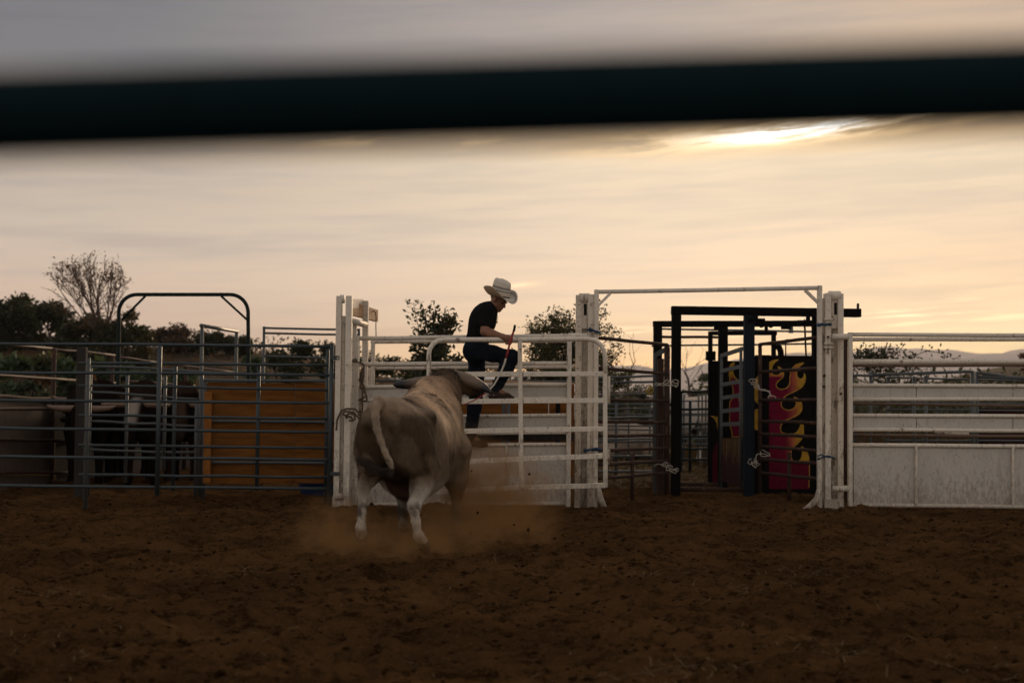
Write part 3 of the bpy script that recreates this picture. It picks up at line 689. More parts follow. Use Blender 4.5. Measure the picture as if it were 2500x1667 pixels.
# --- black sliding-door frames
def frame(label, xp, ytop, xq, Y, beam, th, extra=()):
    o = fence_thing('door_frame', label, 'door frame', px(C4, (xp[0] + xq[1]) / 2, 0)[0], 1000, Y, 'black sliding door frames')
    qpost(o, C4, xp[0], xp[1], ytop, Y, .12, M['black'])
    qpost(o, C4, xq[0], xq[1], ytop + 8, Y, .12, extra[0] if extra else M['black'])
    (xa, ya, xb, yb) = beam
    MB().beam(PT(C4, xa, ya, Y + .06), PT(C4, xb, yb, Y + .06), .125, th).build('header_beam', M['black'], o, bevel=.006)
    return o
YF1, YF2, YF3 = 17.6, 19.0, 20.4
df1 = frame('nearest black steel door frame with the longest header beam', (704, 764), 188, (1184, 1250), YF1, (700, 210, 1948, 228), .104, (M['bluesteel'],))
q = PT(C4, 1940, 205, YF1); MB().box((q.x, YF1 + .06, q.z + .04), (.02, .05, .08)).build('stop', M['black'], df1)
q = P(1995, 1000, YF1 + .3); MB().box((q.x, YF1 + .3, 1.15), (.12, .12, 2.3)).build('post', M['black'], df1)
df2 = frame('middle black steel door frame between two others', (584, 638), 285, (1015, 1073), YF2, (580, 300, 1668, 297), .078)
df3 = frame('farthest and smallest black steel door frame', (948, 972), 352, (1368, 1392), YF3, (946, 361, 1394, 361), .055)
for (dfx, ya, Y_) in ((df1, 1390, YF1), (df2, 1357, YF2)):
    MB().tube([PT(C4, 742, ya, Y_ + .1), PT(C4, 1182, ya + 4, Y_ + .1)], .03, 8).build('sill_pipe', M['rusty'], dfx, smooth=True)
def trolley(o, x, y, Y, s=1.0):
    q = PT(C4, x, y, Y); m_ = MB()
    m_.box((q.x, Y, q.z), (.05 * s, .03, .12 * s)).box((q.x, Y, q.z + .04 * s), (.16 * s, .04, .02))
    m_.box((q.x, Y, q.z - .07 * s), (.26 * s, .05, .05))
    for sx in (-.07, .07): m_.tube([(q.x + sx * s, Y - .03, q.z + .045 * s), (q.x + sx * s, Y + .03, q.z + .045 * s)], .035 * s, 10)
    m_.build('trolley', M['black'], o)
trolley(df1, 1603, 252, YF1); trolley(df1, 1262, 246, YF1, .8)
trolley(df2, 1327, 330, YF2, .9)
q = PT(C4, 1458, 318, YF2); MB().box((q.x, YF2, q.z), (.13, .05, .07)).build('stop', M['black'], df2)
q = PT(C4, 997, 325, YF2); MB().box((q.x, YF2, q.z), (.06, .05, .06)).build('stop', M['black'], df2)
# thin overhead rails running on behind
lf = fence_thing('overhead_pipe', 'two thin grey pipes and a red one crossing behind the black door frames', 'pipe frame', 1830, 1000, 21)
for (xa, ya, xb, yb, Y_, mt) in ((580, 331, 1668, 351, 21.5, 'galv'), (570, 445, 1660, 430, 21.8, 'galv'), (590, 384, 1020, 387, 21.2, 'rusty')):
    rail(lf, PT(C4, xa, ya, Y_), PT(C4, xb, yb, Y_), .022 if mt == 'rusty' else .016, M[mt], .003)
for xx, yt, Y_ in ((590, 331, 21.5), (1655, 351, 21.5)):
    post(lf, C4, xx, yt, Y_, .03, M['galv'])
q = PT(C4, 1490, 330, 21.5); MB().box((q.x, 21.5, q.z), (.06, .03, .14)).build('hanger', M['galv'], lf)
hp = [PT(C4, 1392, 445, YF3 + .2), PT(C4, 1412, 455, YF3 + .2), PT(C4, 1422, 480, YF3 + .2), PT(C4, 1424, 512, YF3 + .2)]
MB().tube(hp, .045, 8).build('hose', M['black'], df3, smooth=True)
# rusty spare posts beside the left gate
sp_ = fence_thing('steel_post', 'short rusty steel post between the left alley gate and the black frame', 'post', 1612, 1000, 17.4)
qpost(sp_, C4, 610, 650, 528, 17.55, .10, M['rusty'])
qpost(sp_, C4, 655, 690, 450, 17.62, .08, M['rusty'])
ds = fence_thing('drop_bar', 'slanted grey bar fixed behind the left alley gate top', 'bar', 1610, 860, 18)
MB().beam(PT(C4, 588, 508, 18.0), PT(C4, 660, 470, 18.0), .03, .06).build('bar', M['galv'], ds)
MB().beam(PT(C4, 594, 500, 18.02), (PT(C4, 594, 500, 18.02).x, 18.02, -.02), .03, .06).build('leg', M['galv'], ds)
# ================================================================== PAINTED SLIDING DOORS
def inside_poly(poly, X, Y):
    ins = np.zeros(X.shape, bool); n = len(poly)
    for i in range(n):
        x1, y1 = poly[i]; x2, y2 = poly[(i + 1) % n]
        if y1 == y2: continue
        c = ((y1 > Y) != (y2 > Y)) & (X < (x2 - x1) * (Y - y1) / (y2 - y1) + x1)
        ins ^= c
    return ins
def dist_poly(poly, X, Y):
    D = np.full(X.shape, 1e9); n = len(poly)
    for i in range(n):
        x1, y1 = poly[i]; x2, y2 = poly[(i + 1) % n]
        dx, dy = x2 - x1, y2 - y1; L = dx * dx + dy * dy + 1e-9
        t = np.clip(((X - x1) * dx + (Y - y1) * dy) / L, 0, 1)
        D = np.minimum(D, np.hypot(X - x1 - t * dx, Y - y1 - t * dy))
    return D
def smooth_poly(poly, it=1):
    for _ in range(it):
        out = []
        for i in range(len(poly)):
            a, b = poly[i], poly[(i + 1) % len(poly)]
            if math.hypot(b[0] - a[0], b[1] - a[1]) > 90: out += [a, b]; continue
            out += [(a[0] * .75 + b[0] * .25, a[1] * .75 + b[1] * .25), (a[0] * .25 + b[0] * .75, a[1] * .25 + b[1] * .75)]
        poly = out
    return poly
def paint_poly(polys, colfun, Y, parent, name='painted_flame', step=4.5, outline=7.0, edge_col=(.52, .31, .045)):
    Vs, Fs, Cs, base = [], [], [], 0
    for poly in polys:
        poly = smooth_poly(poly)
        xs = [p[0] for p in poly]; ys = [p[1] for p in poly]
        gx_ = np.arange(min(xs) - step, max(xs) + step * 2, step); gy_ = np.arange(min(ys) - step, max(ys) + step * 2, step)
        X, Yp = np.meshgrid(gx_, gy_)
        cx, cy = X[:-1, :-1] + step / 2, Yp[:-1, :-1] + step / 2
        ins = inside_poly(poly, cx, cy)
        F = grid_faces(*X.shape)[ins.ravel()]
        used = np.unique(F); rem = np.full(X.size, -1); rem[used] = np.arange(len(used))
        ux, uy = X.ravel()[used], Yp.ravel()[used]
        D = dist_poly(poly, ux, uy)
        c = colfun(ux, uy)
        c = np.where(((D < outline) & (ux > 672) & (uy < 1305) | (D < outline) & (ux < 600))[:, None], np.array(edge_col)[None, :], c)
        # plane: affine map from three exact points (constant depth keeps it linear enough)
        o = np.array(PT(C10, 0, 0, Y)); ex = (np.array(PT(C10, 1500, 700, Y)) - np.array(PT(C10, 0, 700, Y))) / 1500; ey = (np.array(PT(C10, 700, 1500, Y)) - np.array(PT(C10, 700, 0, Y))) / 1500
        V = o + ux[:, None] * ex + uy[:, None] * ey; V[:, 1] = Y
        Vs.append(V); Fs.append(rem[F] + base); Cs.append(c); base += len(used)
    return mesh_np(name, np.concatenate(Vs), np.concatenate(Fs), M['paint'], parent, colors=np.concatenate(Cs))
RED, YEL = np.array((.165, .006, .030)), np.array((.48, .27, .030))
def flame_col(x, y):
    t_ = sstep(x + np.where(y > 700, 20, 0), 820, 975)
    t_ = np.where((y > 1085), 0, t_)
    t_ = np.where((x < 800) & (y < 300), np.maximum(t_, sstep(330 - y, 0, 80)), t_)
    PINK = np.array((.40, .10, .055)); q_ = np.clip(t_ * 2, 0, 1)[:, None]; q2 = np.clip(t_ * 2 - 1, 0, 1)[:, None]
    c = (RED * (1 - q_) + PINK * q_) * (1 - q2) + YEL * q2
    dk = np.where(y > 1085, .75, 1.0)[:, None]
    return c * dk
flameA = [(662, 165), (690, 150), (720, 142), (762, 140), (735, 155), (712, 175), (698, 200), (690, 235), (692, 262), (705, 280), (735, 282), (760, 272), (775, 255), (765, 235), (745, 215), (740, 202), (765, 208), (790, 230), (803, 262), (800, 290), (785, 315), (755, 335), (738, 355), (732, 380), (745, 402), (775, 410), (810, 405), (838, 385), (850, 355), (852, 310), (855, 260), (870, 225), (900, 190), (940, 172), (995, 165), (970, 185), (945, 205), (925, 235), (918, 270), (925, 300), (945, 318), (970, 310), (985, 285), (980, 262), (990, 265), (1000, 300), (995, 345), (975, 385), (940, 415), (890, 440), (845, 460), (815, 478), (790, 505), (775, 550), (790, 580), (820, 597), (860, 598), (895, 580), (910, 550), (905, 515), (885, 478), (915, 485), (945, 505), (965, 540), (970, 585), (955, 625), (920, 655), (870, 678), (820, 695), (795, 715), (775, 745), (770, 775), (782, 806), (830, 816), (900, 816), (930, 785), (950, 735), (960, 685), (975, 720), (985, 770), (980, 830), (960, 875), (915, 920), (880, 945), (866, 985), (868, 1030), (885, 1062), (915, 1075), (940, 1062), (957, 1035), (964, 1000), (962, 960), (952, 925), (985, 945), (1015, 985), (1032, 1040), (1035, 1090), (1032, 1320), (662, 1320)]
fd = fence_thing('sliding_door', 'black plank sliding door painted with red and yellow flames between the posts', 'sliding door', 1917, 1000, 17.85, 'flame painted doors')
YA = 17.85
ztop, zbot = PT(C4, 1450, 506, YA).z, PT(C4, 1450, 1422, YA).z
xa, xb = PT(C4, 1252, 900, YA).x, PT(C4, 1664, 900, YA).x
n_pl = 9; hh = (ztop - zbot) / n_pl
plank_m = plain('black_plank', (.009, .008, .008), (.005, .005, .005), 20, .9, .5, stretch=(.2, 1, 1), spec=.05)
for i in range(n_pl):
    dy = RNG.uniform(0, .003)
    MB().box(((xa + xb) / 2, YA + .02 + dy, zbot + hh * (i + .5)), (xb - xa, .035, hh - .007)).build('plank', plank_m, fd, bevel=.003)
MB().box((PT(C4, 1318, 900, YA).x, YA - .008, (zbot + ztop) / 2), (.10, .02, ztop - zbot)).build('edge_board', M['black'], fd)
MB().box(((xa + xb) / 2, YA + .055, (zbot + ztop) / 2), (xb - xa, .02, ztop - zbot - .02)).build('light_stop_board', plank_m, fd)  # added board that stops light showing through the plank gaps
MB().box(((xa + xb) / 2, YA + .05, PT(C4, 1450, 1428, YA).z), (xb - xa, .06, .05)).build('bottom_rail', M['black'], fd)
paint_poly([flameA], flame_col, YA - .002, fd)
yl = lambda x, y: np.tile(YEL, (len(x), 1))
paint_poly([[(566, 285), (535, 320), (522, 400), (520, 490), (545, 530), (566, 550)], [(566, 590), (530, 600), (520, 650), (520, 740), (540, 785), (566, 780)]], yl, YA - .0025, fd)
MB().tube([PT(C4, 1456, 510, YA), PT(C4, 1455, 425, YA), PT(C4, 1462, 402, YA), PT(C4, 1478, 402, YA), PT(C4, 1480, 420, YA)], .008, 6).build('hook', M['rusty'], fd, smooth=True)
MB().tube([PT(C4, 1590, 510, YA), (PT(C4, 1590, 252, YF1).x, YF1 + .1, PT(C4, 1590, 268, YF1).z)], .012, 6).build('hanger', M['black'], fd)

fe = fence_thing('sliding_door', 'farther black plank door with a tall narrow flame seen between the frame posts', 'sliding door', 1780, 1000, 19.25, 'flame painted doors')
YB = 19.25
ztop, zbot = PT(C4, 1090, 542, YB).z, PT(C4, 1090, 1385, YB).z
xa, xb = PT(C4, 947, 900, YB).x, PT(C4, 1245, 900, YB).x
hh = (ztop - zbot) / n_pl
for i in range(n_pl):
    MB().box(((xa + xb) / 2, YB + .02 + RNG.uniform(0, .003), zbot + hh * (i + .5)), (xb - xa, .035, hh - .007)).build('plank', plank_m, fe, bevel=.003)
MB().box(((xa + xb) / 2, YB + .055, (zbot + ztop) / 2), (xb - xa, .02, ztop - zbot - .02)).build('light_stop_board', plank_m, fe)  # added here too, to block light between the planks
q = PT(C4, 960, 480, YB); MB().box((q.x, YB, (q.z + ztop) / 2), (.13, .05, q.z - ztop)).build('upright', M['black'], fe)
flameB = [(345, 165), (355, 168), (338, 200), (335, 240), (350, 300), (400, 340), (425, 345), (425, 850), (325, 850), (322, 800), (308, 750), (300, 690), (300, 530), (330, 490), (335, 430), (325, 370), (300, 320), (297, 215), (315, 175)]
flameB2 = [(125, 652), (160, 655), (215, 670), (215, 790), (205, 800), (195, 770), (180, 700), (150, 665)]
redB = [(150, 1010), (180, 900), (222, 860), (222, 1290), (150, 1290)]
def colB(x, y):
    t_ = sstep(330 - y, 0, 60); c = RED * (1 - t_)[:, None] + YEL * t_[:, None]
    return c
paint_poly([flameB], colB, YB - .002, fe)
paint_poly([flameB2], yl, YB - .002, fe)
paint_poly([redB], lambda x, y: np.tile(RED * .5, (len(x), 1)), YB - .002, fe, outline=0)
paint_poly([[(395, 440), (412, 500), (418, 560), (400, 560), (385, 500)]], yl, YB - .0035, fe)
# inner bar gate with a drip-painted steel sheet
ig = fence_thing('alley_gate', 'grey barred inner gate with a drip-painted steel sheet at its foot', 'gate', 1800, 1000, 18.6)
for (ya, yb) in ((510, 463), (612, 577), (702, 676), (788, 768), (876, 861), (962, 957)):
    MB().beam(PT(C4, 1030, ya, 18.9), PT(C4, 1172, yb, 18.1), .03, .05).build('bar', M['galv'], ig)
pa, pb, pc, pd = PT(C4, 1030, 1050, 18.9), PT(C4, 1162, 1050, 18.2), PT(C4, 1158, 1378, 18.2), PT(C4, 1026, 1330, 18.9)
MB().prism([pa, pb, pc, pd], (0, .008, 0)).build('sheet', plain('drab_pink_steel', (.050, .022, .020), (.030, .010, .012), 14, .85, .2, spec=.08), ig)
drp = MB(); rg_ = random.Random(4)
for k in range(13):
    f = (k + .5) / 13; wd = rg_.uniform(.006, .015); ln = rg_.uniform(.35, .62)
    tp_ = pa.lerp(pb, f); bt_ = pd.lerp(pc, f); along = (pb - pa).normalized(); o_ = Vector((0, -.004, 0))
    L_ = tp_.lerp(bt_, .02); L2 = tp_.lerp(bt_, ln * .6); L3 = tp_.lerp(bt_, ln)
    for (q0, q1, w0, w1) in ((L_, L2, wd, wd * .8), (L2, L3, wd * .8, .004)):
        b0 = len(drp.v); drp.v += [q0 - along * w0 + o_, q0 + along * w0 + o_, q1 + along * w1 + o_, q1 - along * w1 + o_]; drp.f.append((b0, b0 + 1, b0 + 2, b0 + 3))
drp.build('painted_drips', plain('dull_yellow_paint', (.20, .115, .012), (.13, .07, .01), 20, .7, .1), ig)
MB().tube([PT(C4, 1160, 460, 18.1), (PT(C4, 1160, 460, 18.1).x, 18.1, -.02)], .02, 8).build('stile', M['galv'], ig, smooth=True)
MB().tube([PT(C4, 1031, 508, 18.9), (PT(C4, 1031, 508, 18.9).x, 18.9, -.02)], .02, 8).build('stile', M['galv'], ig, smooth=True)

# ================================================================== ROPES AND TIES
def tangle(parent_name, label, c, pts, Y, r, mat, cat='rope', loops=0, seed=1, size=10, group=None, dY=.04):
    rg_ = random.Random(seed)
    q0 = PT(c, *pts[0], Y)
    o = MB(); base = [PT(c, x, y, Y + rg_.uniform(-dY, dY * .3)) for x, y in pts]
    pp = []
    for i in range(len(base) - 1):
        for k in range(4): pp.append(base[i].lerp(base[i + 1], k / 4) + Vector((rg_.uniform(-.004, .004), 0, rg_.uniform(-.006, .006))))
    pp.append(base[-1]); o.tube(pp, r, 6)
    for l in range(loops):
        c_ = base[rg_.randrange(len(base))]; s_ = rg_.uniform(.5, 1) * size / c[2] / FPX * Y
        a0 = rg_.uniform(0, 6.28); lp = [c_ + Vector((math.cos(a0 + t_ * .7) * s_ * rg_.uniform(.6, 1.4), rg_.uniform(-dY, 0), math.sin(a0 + t_ * .7) * s_ * rg_.uniform(.5, 1))) for t_ in range(9)]
        o.tube(lp, r, 5)
    ob = o.build(parent_name, mat, None, smooth=True)
    # move origin to the tie itself
    me = ob.data; off = Vector(q0)
    me.transform(Matrix.Translation(-off)); ob.location = off
    return tag(ob, label, cat, group)
tangle('rope', 'thick brown rope knotted round the left white chute post at hip height', C6, [(106, 1020), (112, 950), (140, 895), (190, 880), (230, 885), (262, 930), (255, 945), (215, 905), (165, 895), (150, 915), (200, 935), (215, 960)], 14.93, .011, M['rope'], loops=2, seed=3, size=30)
tangle('rope', 'brown rope hanging in long loops beside the left white chute post', C6, [(198, 590), (225, 575), (255, 590), (280, 600), (285, 680), (260, 740), (300, 800), (250, 830), (305, 835), (285, 740), (255, 700), (275, 620), (275, 900), (268, 915)], 15.28, .010, M['rope'], loops=1, seed=5, size=22)
tangle('strap', 'dark blue strap round the top of the white post left of the alley', C11, [(295, 655), (335, 645), (400, 660), (440, 680), (470, 685), (440, 670), (350, 650), (335, 620), (345, 650)], 15.56, .012, M['bluestrap'], 'strap', loops=1, seed=2, size=26)
tangle('strap', 'dark blue strap round the foot of the white post left of the alley', C4, [(133, 1133), (160, 1130), (200, 1132), (235, 1128), (205, 1122), (150, 1128)], 15.55, .012, M['bluestrap'], 'strap', loops=1, seed=4, size=12)
tangle('strap', 'blue strap tied high round the white post right of the flame door', C4, [(1665, 318), (1670, 300), (1700, 305), (1735, 303), (1752, 300), (1752, 306), (1700, 298), (1668, 310)], 15.50, .013, M['bluestrap'], 'strap', seed=6, size=10)
tangle('strap', 'frayed blue cord tied low round the white post right of the flame door', C4, [(1665, 1170), (1690, 1162), (1720, 1170), (1755, 1172), (1780, 1190), (1750, 1176), (1700, 1178), (1670, 1190)], 15.50, .008, M['bluestrap'], 'strap', loops=1, seed=7, size=12)
for sd, lab, pts, Y_ in ((11, 'upper white twine joining the left rusty gate to the black frame', [(607, 697), (640, 693), (675, 690), (700, 680), (725, 690), (745, 690), (735, 715), (700, 700), (660, 705), (615, 705)], 17.3),
                         (12, 'lower white twine joining the left rusty gate to the black frame', [(585, 1238), (610, 1225), (660, 1228), (690, 1250), (735, 1262), (730, 1285), (700, 1275), (690, 1260)], 17.3),
                         (13, 'upper white twine on the stile of the right rusty gate', [(1238, 672), (1240, 700), (1265, 715), (1290, 740), (1330, 738), (1350, 752), (1358, 785), (1350, 745), (1280, 725), (1260, 690), (1238, 680)], 17.35),
                         (14, 'lower white twine on the foot of the right rusty gate', [(1228, 1205), (1240, 1235), (1262, 1240), (1265, 1200), (1250, 1225), (1265, 1160), (1310, 1155), (1355, 1175), (1345, 1150)], 17.35)):
    tangle('twine', lab, C4, pts, Y_, .0055, M['twine'], 'twine', loops=3, seed=sd, size=30, group='white twine ties')
tangle('rope', 'small coil of yellow rope hung on a pen rail', C4, [(545, 740), (550, 718), (565, 710), (578, 722), (575, 748), (560, 770), (555, 745), (570, 725)], 18.5, .008, M['yellowrope'], loops=5, seed=21, size=26)

# ================================================================== FAR PENS
def pen(label, rows, xa, xb, Y0, Y1, posts, mt, c=C9, r=.019, group='far corral panels', tops=None):
    o = fence_thing('corral_panel', label, 'fence panel', px(c, (xa + xb) / 2, 0)[0], 1000, (Y0 + Y1) / 2, group)
    for (ya, yb) in rows: rail(o, PT(c, xa, ya, Y0), PT(c, xb, yb, Y1), r, M[mt], .004)
    for (xx, yt) in posts:
        f = (xx - xa) / (xb - xa); post(o, c, xx, yt, Y0 + (Y1 - Y0) * f + .03, r * 1.15, M[mt])
    return o
pen('near grey corral panel seen through the rusty left alley gate', ((252, 225), (287, 282), (633, 615), (833, 826), (856, 853), (995, 990), (1140, 1138)), -40, 640, 20.5, 21, ((-30, 250), (253, 480), (630, 250)), 'galv')
pen('farther grey corral panel seen through the rusty left alley gate', ((412, 390), (497, 497), (542, 536), (578, 600), (700, 708), (735, 742)), -40, 640, 25, 25.5, ((-30, 400), (575, 480), (372, 500)), 'galv', r=.015)
pen('long far tan rail fence left of the black frames', ((385, 378), (430, 380)), -40, 660, 28, 29, ((-30, 380), (650, 375)), 'rail_tan', r=.017)
pen('green-topped corral panel seen through the alley doorway', ((382, 371), (545, 543), (686, 684), (806, 803), (925, 920), (1026, 1020)), 862, 1180, 22, 22.3, ((872, 385), (960, 470), (1170, 375)), 'green', r=.020)
pen('grey corral panel far beyond the alley doorway', ((467, 465), (588, 584), (602, 600), (728, 725), (828, 822), (875, 878)), 850, 1190, 26, 26.3, ((900, 400), (1040, 400), (1075, 400), (1110, 400)), 'galv', r=.015)
pen('grey panels stacked behind the right sheeted panel, upper pipes', ((566, 566),), 470, 600, 20, 20, ((590, 540), (475, 540)), 'galv', c=C5)
pen('grey corral panel sloping up to a post behind the right white panel', ((562, 540),), 600, 1232, 20.2, 20.2, ((867, 572), (942, 568), (1240, 535)), 'galv', c=C5, r=.023)
pen('grey corral panel behind the right white panel sloping down to the right', ((547, 690), (574, 600)), 1275, 2300, 20.4, 20.4, ((1268, 540), (2290, 600)), 'galv', c=C5, r=.022)
pen('low grey corral panel with many short posts behind the right white panel', ((578, 600), (742, 746), (783, 790), (980, 982)), 690, 1640, 21.5, 21.5, ((700, 578), (870, 575), (945, 570), (1015, 700), (1630, 600)), 'galv', c=C5, r=.016)
dk = fence_thing('board_fence', 'dark reddish board fence low behind the right white panel', 'fence', 2450, 1000, 22.5)
for k in range(5):
    q0 = PT(C5, 1270, 760, 22.5); q1 = PT(C5, 2500, 760, 22.5)
    MB().box(((q0.x + q1.x) / 2, 22.5, q0.z - .12 - k * .2), (q1.x - q0.x, .03, .185)).build('board', plain('red_brown_board', (.04, .014, .011), (.022, .009, .007), 12, .9, .3, spec=.05, stretch=(.2, 1, 1)) if k == 0 else bpy.data.materials['red_brown_board'], dk)
for xx in (1275, 2480): post(dk, C5, xx, 740, 22.45, .04, M['black'])
wr = thing('loose_pipe', 'pale pipe lying across the pen rails behind the right white panel', 'pipe', tuple(PT(C5, 1100, 930, 17.5)))
MB().tube([PT(C5, 1000, 926, 17.5), PT(C5, 1215, 940, 17.3)], .022, 8).build('body', M['white2'], wr, smooth=True)

# ================================================================== SIGNED-DISTANCE MODELLING OF BODIES
class Field:
    def __init__(s, lo, hi, h):
        s.lo = np.array(lo, float); s.h = h
        s.n = np.ceil((np.array(hi) - s.lo) / h).astype(int) + 1
        s.V = np.full(s.n, 1.0, dtype=np.float32)
    def _sub(s, lo, hi):
        a = np.clip(np.floor((np.array(lo) - s.lo) / s.h).astype(int), 0, s.n); b = np.clip(np.ceil((np.array(hi) - s.lo) / s.h).astype(int) + 1, 0, s.n)
        sl = tuple(slice(a[i], b[i]) for i in range(3))
        g_ = [s.lo[i] + s.h * np.arange(a[i], b[i]) for i in range(3)]
        return sl, np.meshgrid(*g_, indexing='ij')
    def _blend(s, sl, d, k):
        v = s.V[sl]
        if k <= 0: s.V[sl] = np.minimum(v, d)
        else:
            hh = np.maximum(k - np.abs(v - d), 0) / k
            s.V[sl] = np.minimum(v, d) - hh * hh * k * .25
    def _sub_blend(s, sl, d, k):                          # smooth subtraction
        v = s.V[sl]; d = -d
        hh = np.maximum(k - np.abs(v - d), 0) / max(k, 1e-6)
        s.V[sl] = np.maximum(v, d) + hh * hh * k * .25
    def E(s, c, r, k=.05, rot=None, cut=False):
        c = np.array(c, float); r = np.array(r, float); m_ = (np.max(r) if rot is not None else r) + k + 2 * s.h
        sl, (X, Y, Z) = s._sub(c - m_, c + m_)
        if X.size == 0: return s
        p = [X - c[0], Y - c[1], Z - c[2]]
        if rot is not None:
            Rm = np.array(rot); p = [Rm[i, 0] * p[0] + Rm[i, 1] * p[1] + Rm[i, 2] * p[2] for i in range(3)]
        k0 = np.sqrt(sum((p[i] / r[i]) ** 2 for i in range(3))); k1 = np.sqrt(sum((p[i] / r[i] ** 2) ** 2 for i in range(3)))
        d = k0 * (k0 - 1) / np.maximum(k1, 1e-6)
        (s._sub_blend if cut else s._blend)(sl, d, k); return s
    def C(s, a, ra, b, rb, k=.04, cut=False):
        a = np.array(a, float); b = np.array(b, float); m_ = max(ra, rb) + k + 2 * s.h
        sl, (X, Y, Z) = s._sub(np.minimum(a, b) - m_, np.maximum(a, b) + m_)
        if X.size == 0: return s
        ab = b - a; L = ab @ ab + 1e-9
        t_ = np.clip(((X - a[0]) * ab[0] + (Y - a[1]) * ab[1] + (Z - a[2]) * ab[2]) / L, 0, 1)
        d = np.sqrt((X - a[0] - t_ * ab[0]) ** 2 + (Y - a[1] - t_ * ab[1]) ** 2 + (Z - a[2] - t_ * ab[2]) ** 2) - (ra + (rb - ra) * t_)
        (s._sub_blend if cut else s._blend)(sl, d, k); return s
    def chain(s, pts, rad, k=.03):
        for i in range(len(pts) - 1): s.C(pts[i], rad[i], pts[i + 1], rad[i + 1], k)
        return s
    def plane(s, p, nrm):                                  # keeps what lies behind the plane
        n_ = np.array(nrm, float); n_ /= np.linalg.norm(n_); g_ = np.meshgrid(*[s.lo[i] + s.h * np.arange(s.n[i]) for i in range(3)], indexing='ij')
        d = sum((g_[i] - p[i]) * n_[i] for i in range(3)); s.V = np.maximum(s.V, d.astype(np.float32)); return s
    def mesh(s):
        V = s.V; ins = V < 0; n = s.n
        acc = np.zeros((n[0] - 1, n[1] - 1, n[2] - 1, 3), np.float32); cnt = np.zeros((n[0] - 1, n[1] - 1, n[2] - 1), np.float32)
        offs = [(0, 0), (1, 0), (0, 1), (1, 1)]
        quads = []
        idx_cross = []
        for ax in range(3):
            o1, o2 = [i for i in range(3) if i != ax]
            sa = [slice(None)] * 3; sb = [slice(None)] * 3; sa[ax] = slice(0, -1); sb[ax] = slice(1, None)
            va, vb = V[tuple(sa)], V[tuple(sb)]; cr = ins[tuple(sa)] != ins[tuple(sb)]
            I = np.argwhere(cr); A = va[cr]; B = vb[cr]; t_ = A / (A - B)
            pt = I.astype(np.float32); pt[:, ax] += t_
            ok = np.ones(len(I), bool)
            for i in (o1, o2): ok &= (I[:, i] > 0) & (I[:, i] < n[i] - 1)
            I, pt, A = I[ok], pt[ok], A[ok]
            for (u, v_) in offs:
                J = I.copy(); J[:, o1] -= u; J[:, o2] -= v_
                np.add.at(acc, (J[:, 0], J[:, 1], J[:, 2]), pt); np.add.at(cnt, (J[:, 0], J[:, 1], J[:, 2]), 1)
            idx_cross.append((ax, o1, o2, I, A))
        act = cnt > 0; vid = np.full(act.shape, -1, np.int64); vid[act] = np.arange(act.sum())
        verts = acc[act] / cnt[act][:, None] * s.h + s.lo
        for (ax, o1, o2, I, A) in idx_cross:
            q = []
            for (u, v_) in ((0, 0), (1, 0), (1, 1), (0, 1)):
                J = I.copy(); J[:, o1] -= u; J[:, o2] -= v_; q.append(vid[J[:, 0], J[:, 1], J[:, 2]])
            q = np.stack(q, 1); flip = (A < 0)
            if ax == 1: flip = ~flip
            q[flip] = q[flip][:, ::-1]; quads.append(q)
        return verts, np.concatenate(quads)
# ================================================================== THE BULL
BO = Vector((-.905, 11.15, 0)); BH = R(9.5)
bull = thing('bull', 'big tan grey horned bull kicking up dust, seen from behind', 'bull', BO, -BH)
BF, BR = Vector((math.sin(BH), math.cos(BH), 0)), Vector((math.cos(BH), -math.sin(BH), 0))
def toB(p): d = Vector(p) - BO; return (d.dot(BR), d.dot(BF), d.z)
def LB(x, y, Y, c=C2): return toB(PT(c, x, y, Y))
f = Field((-.62, -.75, -.02), (.75, 2.35, 1.62), .0135)
f.E((0.005, -.08, .875), (.25, .34, .245), .05)
f.E((0, -.14, 1.02), (.135, .26, .125), .10)                        # croup
f.E((0, -.33, 1.04), (.07, .10, .07), .10)                           # tail head
for s_ in (-1, 1):
    k_ = 1.0 if s_ > 0 else .86
    f.E((s_ * .145 * k_, -.22, .815), (.130, .190, .26), .06)        # round of the thigh
    f.E((s_ * .200 * k_, -.05, .78), (.095, .20, .25), .05)
    f.E((s_ * .225 * k_, .05, .66), (.080, .13, .155), .05)          # stifle
    f.E((s_ * .232, .14, 1.00), (.060, .085, .055), .09)             # hook bone
    f.E((s_ * .105, -.385, .95), (.042, .055, .05), .06)             # pin bone
    f.C((s_ * .19, -.46, .90), .020, (s_ * .215, -.38, .58), .012, .07, cut=True)    # groove down the back of the thigh
    f.C((s_ * .30, .05, .92), .018, (s_ * .315, .12, .62), .016, .07, cut=True)
    f.C((s_ * .085, -.50, .84), .016, (s_ * .075, -.46, .60), .02, .07, cut=True)
f.E((0, .30, .87), (.265, .45, .25), .10)                            # loin
f.E((0, .70, .755), (.315, .50, .415), .10)                          # barrel
f.E((0, .55, .58), (.28, .48, .235), .10)
f.E((0, .98, .80), (.292, .40, .42), .10)
f.E((0, 1.22, .84), (.25, .30, .40), .10)
f.C((0, .25, 1.08), .05, (0, .95, 1.13), .06, .10)                   # backbone
for s_ in (-1, 1):
    f.E((s_ * .190, 1.16, .80), (.095, .22, .34), .06)               # shoulder blade
    f.E((s_ * .285, .33, .84), (.045, .10, .20), .06, cut=True)      # flank hollow
    f.C((s_ * .30, .93, 1.0), .016, (s_ * .315, .90, .60), .016, .08, cut=True)      # behind the shoulder
    for k in range(3): f.C((s_ * (.332 - .02 * k), .52 + .13 * k, .98), .008, (s_ * .35, .46 + .13 * k, .62), .008, .05, cut=True)
f.C((0, .95, 1.11), .09, (-.0, 1.30, 1.20), .12, .12)                # withers
f.E((0, 1.18, 1.20), (.115, .26, .13), .10)                          # hump
